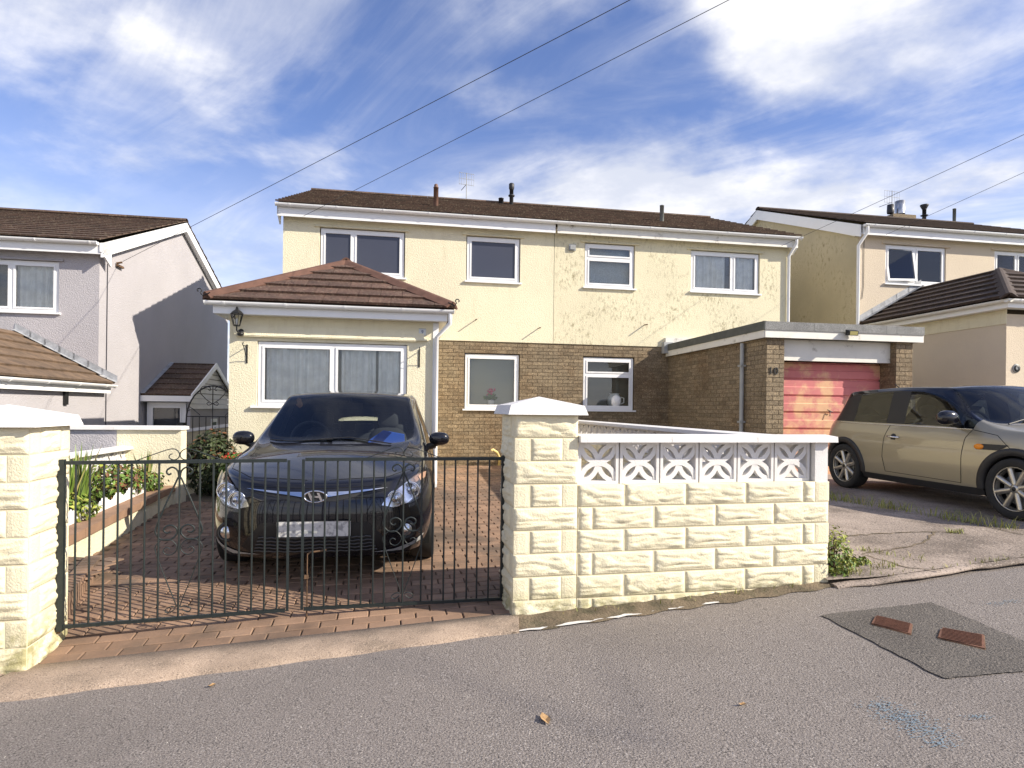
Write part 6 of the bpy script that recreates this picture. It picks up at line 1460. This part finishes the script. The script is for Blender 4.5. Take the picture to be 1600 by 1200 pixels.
# ---- bronze three-door hatchback on the concrete drive
def small_car():
    def nose(y, xs, zt, ys=None): zz = (.20, .29, .42, .56, .68, zt); return [(x, (ys[k] if ys else y), z) for k, (x, z) in enumerate(zip(xs, zz))]
    band = [nose(0, (.66,.715,.725,.72,.70,.62), .79), nose(.28, (.65,.705,.715,.71,.69,.61), .80), nose(.52, (.60,.65,.66,.65,.63,.55), .815), nose(.68, (.50,.55,.56,.55,.52,.45), .835, (.65,.69,.70,.70,.68,.65)),
            nose(.80, (.36,.40,.40,.39,.36,.30), .865, (.75,.80,.81,.808,.79,.74))]
    def side(x, ys, zs): return [(x, y, z) for y, z in zip(ys, zs)]
    yy = (.765,.812,.826,.838,.826,.775); zz = (.185,.265,.42,.60,.78,.905)
    S = [side(.05, (.76,.81,.826,.836,.822,.765), (.19,.275,.42,.60,.77,.89)), side(-.52, yy, zz), side(-.95, yy, (.185,.265,.42,.60,.785,.912)), side(-1.53, yy, (.185,.265,.42,.60,.79,.918)), side(-1.62, yy, (.185,.265,.42,.60,.79,.919)),
         side(-2.42, (.765,.812,.832,.842,.828,.772), (.185,.27,.42,.61,.80,.930)), side(-2.72, (.75,.80,.825,.832,.815,.75), (.20,.29,.43,.62,.81,.938)), side(-2.88, (.70,.75,.78,.785,.76,.68), (.22,.31,.44,.63,.81,.935))]
    tail = [[(x, y, z) for x, z in zip((-2.92,-2.985,-3.0,-2.985,-2.965,-2.93), (.24,.33,.45,.63,.80,.915))] for y in (.64, .52, .38, .20, 0)]
    band += S + tail
    top = [[(.05,.765,.89), (.08,.70,.905), (.11,.58,.918), (.14,.31,.94), (.15,0,.947)], [(-.52,.775,.905), (-.50,.760,.914), (-.465,.73,.924), (-.30,.40,.962), (-.24,0,.972)],
           [(-.95,.775,.912), (-.935,.665,1.325), (-.90,.63,1.365), (-.82,.35,1.395), (-.80,0,1.40)], [(-1.53,.775,.918), (-1.53,.675,1.345), (-1.53,.64,1.388), (-1.53,.34,1.410), (-1.53,0,1.418)],
           [(-1.62,.775,.919), (-1.62,.675,1.346), (-1.62,.64,1.389), (-1.62,.34,1.410), (-1.62,0,1.418)], [(-2.42,.772,.930), (-2.42,.655,1.322), (-2.42,.62,1.368), (-2.42,.33,1.394), (-2.42,0,1.402)],
           [(-2.72,.75,.938), (-2.62,.635,1.28), (-2.66,.605,1.342), (-2.72,.31,1.372), (-2.74,0,1.38)], [(-2.88,.68,.935), (-2.865,.63,.944), (-2.88,.54,.95), (-2.92,.30,.957), (-2.94,0,.96)]]
    slots = ['paint_bronze', 'car_glass', 'car_glass_dark', 'paint_roof_black', 'black_plastic', 'car_glass_dark', 'dark_trim']; names = ['body', 'windscreen', 'side_window', 'roof', 'sill_cladding', 'rear_window', 'pillar_trim']
    def tslot(s, k):
        if s == 1: return 1 if k >= 2 else (2 if k == 0 else 3)
        if 2 <= s <= 5:
            if k == 0: return 6 if s in (3, 5) else 2
            return 3
        if s == 6: return 5 if k >= 2 else 3
        return 0
    def crease(idx, tid):
        e = {}
        for s in range(1, 7): e[(tid(s,0), tid(s+1,0))] = .8; 
        for s in range(1, 6): e[(tid(s,1), tid(s+1,1))] = .7; e[(tid(s,2), tid(s+1,2))] = .6
        for k in range(2, 4): e[(tid(1,k), tid(1,k+1))] = .7; e[(tid(2,k), tid(2,k+1))] = .5
        for k in range(4): e[(tid(6,k), tid(6,k+1))] = .3
        e[(tid(1,2), tid(2,2))] = .6
        for c in range(17): e[(idx['b',c,1], idx['b',c+1,1])] = .5
        return e
    spec = dict(band=band, top=top, nf=5, slots=slots, band_slot=lambda c, r: 4 if r == 0 else 0, top_slot=tslot, crease=crease, arches=[(0, .31, .345), (-2.467, .31, .345)])
    f = P(1586, 769, 6.05); r = P(1317, 734, 8.53); fwd = (Vector((f.x, f.y, 0))-Vector((r.x, r.y, 0))).normalized(); left = Vector((-fwd.y, fwd.x, 0))
    org = Vector((f.x, f.y, 0)) + left*.80; zg = h_right(f.x, f.y)+.022
    root = place_car('parked_car', 'bronze-gold three-door hatchback with black roof on the concrete drive', Vector((org.x, org.y, zg)), math.atan2(fwd.y, fwd.x))
    me, bvh = car_body(spec); split_parts(me, slots, names, root)
    for s, ax in ((-1, 'y-'), (1, 'y+')):
        for wx in (0, -2.467): arch_trim(root, bvh, wx, .31, .345, .062, s, 'black_plastic', y_def=.815)
        for pts in ([(-.60,0,.30), (-.585,0,.60), (-.555,0,.80), (-.50,0,.885)], [(-1.70,0,.32), (-1.74,0,.50), (-1.715,0,.75), (-1.66,0,.905)], [(-.60,0,.30), (-1.70,0,.315)], [(-.50,0,.89), (-.20,0,.84), (.03,0,.66)]):
            seam(bvh, pts, ax, .006).build('panel_gap', 'gap', root)
        b = seam(bvh, [(-.50,0,.893), (-.95,0,.898), (-1.5,0,.904), (-2.3,0,.914), (-2.68,0,.922)], ax, .012, .004); b.build('chrome_strip', 'chrome', root)
        h = project(bvh, (-1.56, 0, .755), (0,-s,0), 0); b = MB(); b.lathe([(0, .004), (.042, .004), (.05, -.004)], (-1.565, h.y if s > 0 else h.y, .752), 20, 'y'); b.v = [(p[0], h.y+s*(p[1]-h.y), p[2]) for p in b.v]; dh = b.build('handle_recess', 'dark_trim', root)
        MB().tube([(-1.66, h.y+s*.006, .762), (-1.63, h.y+s*.030, .762), (-1.50, h.y+s*.030, .758), (-1.47, h.y+s*.006, .757)], .0105, 8).build('door_handle', 'chrome', dh)
        sc = decal(bvh, [(-.43,.700), (-.40,.735), (-.34,.745), (-.06,.745), (-.10,.715), (-.16,.685), (-.30,.685), (-.40,.682)], ax, .006, 2).build('side_scuttle', 'dark_trim', root, False)
        h2 = project(bvh, (-.38, 0, .714), (0,-s,0), 0); b = MB(); b.lathe([(.045, .004), (.040, .016), (.02, .022), (0, .024)], (0, 0, 0), 18, 'y'); b.v = [(-.375+p[0]*1.25, h2.y+s*p[1], .714+p[2]*.72) for p in b.v]; b.build('side_indicator', 'amber', sc)
        mirror(root, -.66, s*.80, .985, 'paint_roof_black')
        hp = project(bvh, (0, s*.53, .72), (-1,0,0), 0)
        b = MB(); b.lathe([(.125, .0), (.118, .02), (.105, .022)], (hp.x-.03, s*.53, .70), 26, 'x'); lr = b.build('headlight', 'chrome', root); b = MB(); b.lathe([(.106, .0), (.08, .03), (0, .045)], (hp.x-.02, s*.53, .70), 22, 'x'); b.build('lens_cover', 'lamp_glass', lr); b = MB(); b.lathe([(.10, .02), (.05, -.02), (0, -.03)], (hp.x-.03, s*.53, .70), 22, 'x'); b.build('lamp_bowl', 'reflector', lr)
        decal(bvh, [(s*.40,.30), (s*.62,.32), (s*.62,.38), (s*.40,.36)], 'x', .004, 2).build('lower_vent', 'grille', root, False)
    decal(bvh, [(-.34,.60), (.34,.60), (.40,.66), (.36,.71), (-.36,.71), (-.40,.66)], 'x', .005, 2).build('grille', 'grille', root, False)
    decal(bvh, [(-.34,.27), (.34,.27), (.36,.40), (-.36,.40)], 'x', .005, 2).build('lower_grille', 'grille', root, False)
    for pts in ([(-.30,-.55,1.0), (-.36,-.15,1.0), (-.33,.12,1.0)], [(-.28,-.10,1.0), (-.34,.35,1.0), (-.42,.55,1.0)]):
        hp = [project(bvh, p, (0,0,-1), .012) for p in pts]; hp = [q for q in hp if q]; MB().tube(hp, .009, 6).build('wiper', 'dark_trim', root)
    h = project(bvh, (-2.35, 0, 0), (0,0,-1), 0); MB().tube([(-2.38,0,1.39), (-2.46,0,1.45), (-2.50,0,1.47)], .006, 6).build('roof_aerial', 'dark_trim', root)
    b = MB(); b.box(-2.75, -.35, -.70, .70, .28, .32); b.build('cabin_floor', 'seat_cloth', root)
    b = MB(); b.prism([(-.36,-.68,.60), (-.34,-.68,.90), (-.50,-.68,.93), (-.72,-.68,.90), (-.78,-.68,.60)], (0, 1.36, 0)); b.build('dashboard', 'dash', root)
    b = MB()
    for y in (-.34, .34): b = MB(); seat(b, -1.30, y, .47, .46, .52); b.build('front_seat', 'seat_cloth', root)
    b = MB(); seat(b, -2.10, 0, .48, 1.1, .50, False); b.build('rear_seat', 'seat_cloth', root)
    b = MB(); b.tube([Vector((-.88-.05*math.sin(a)*.5, -.34+.18*math.cos(a), .93+.16*math.sin(a))) for a in [2*math.pi*k/24 for k in range(25)]], .015, 8, cap=False); b.build('steering_wheel', 'dash', root)
    MB().box(-.88, -.86, -.11, .11, 1.26, 1.315).build('rear_view_mirror', 'dash', root)
    for x in (0, -2.467):
        for s in (-1, 1): wheel(root, x, s*.735, s, .31, .226, .195, 8, 'round')
        well(root, x, .48, .80, .31, .343)
    b = MB(); b.box(-2.85, .45, -.66, .66, .19, .23); b.box(-.85, .5, -.55, .55, .235, .60); b.build('underbody', 'well', root)
small_car()
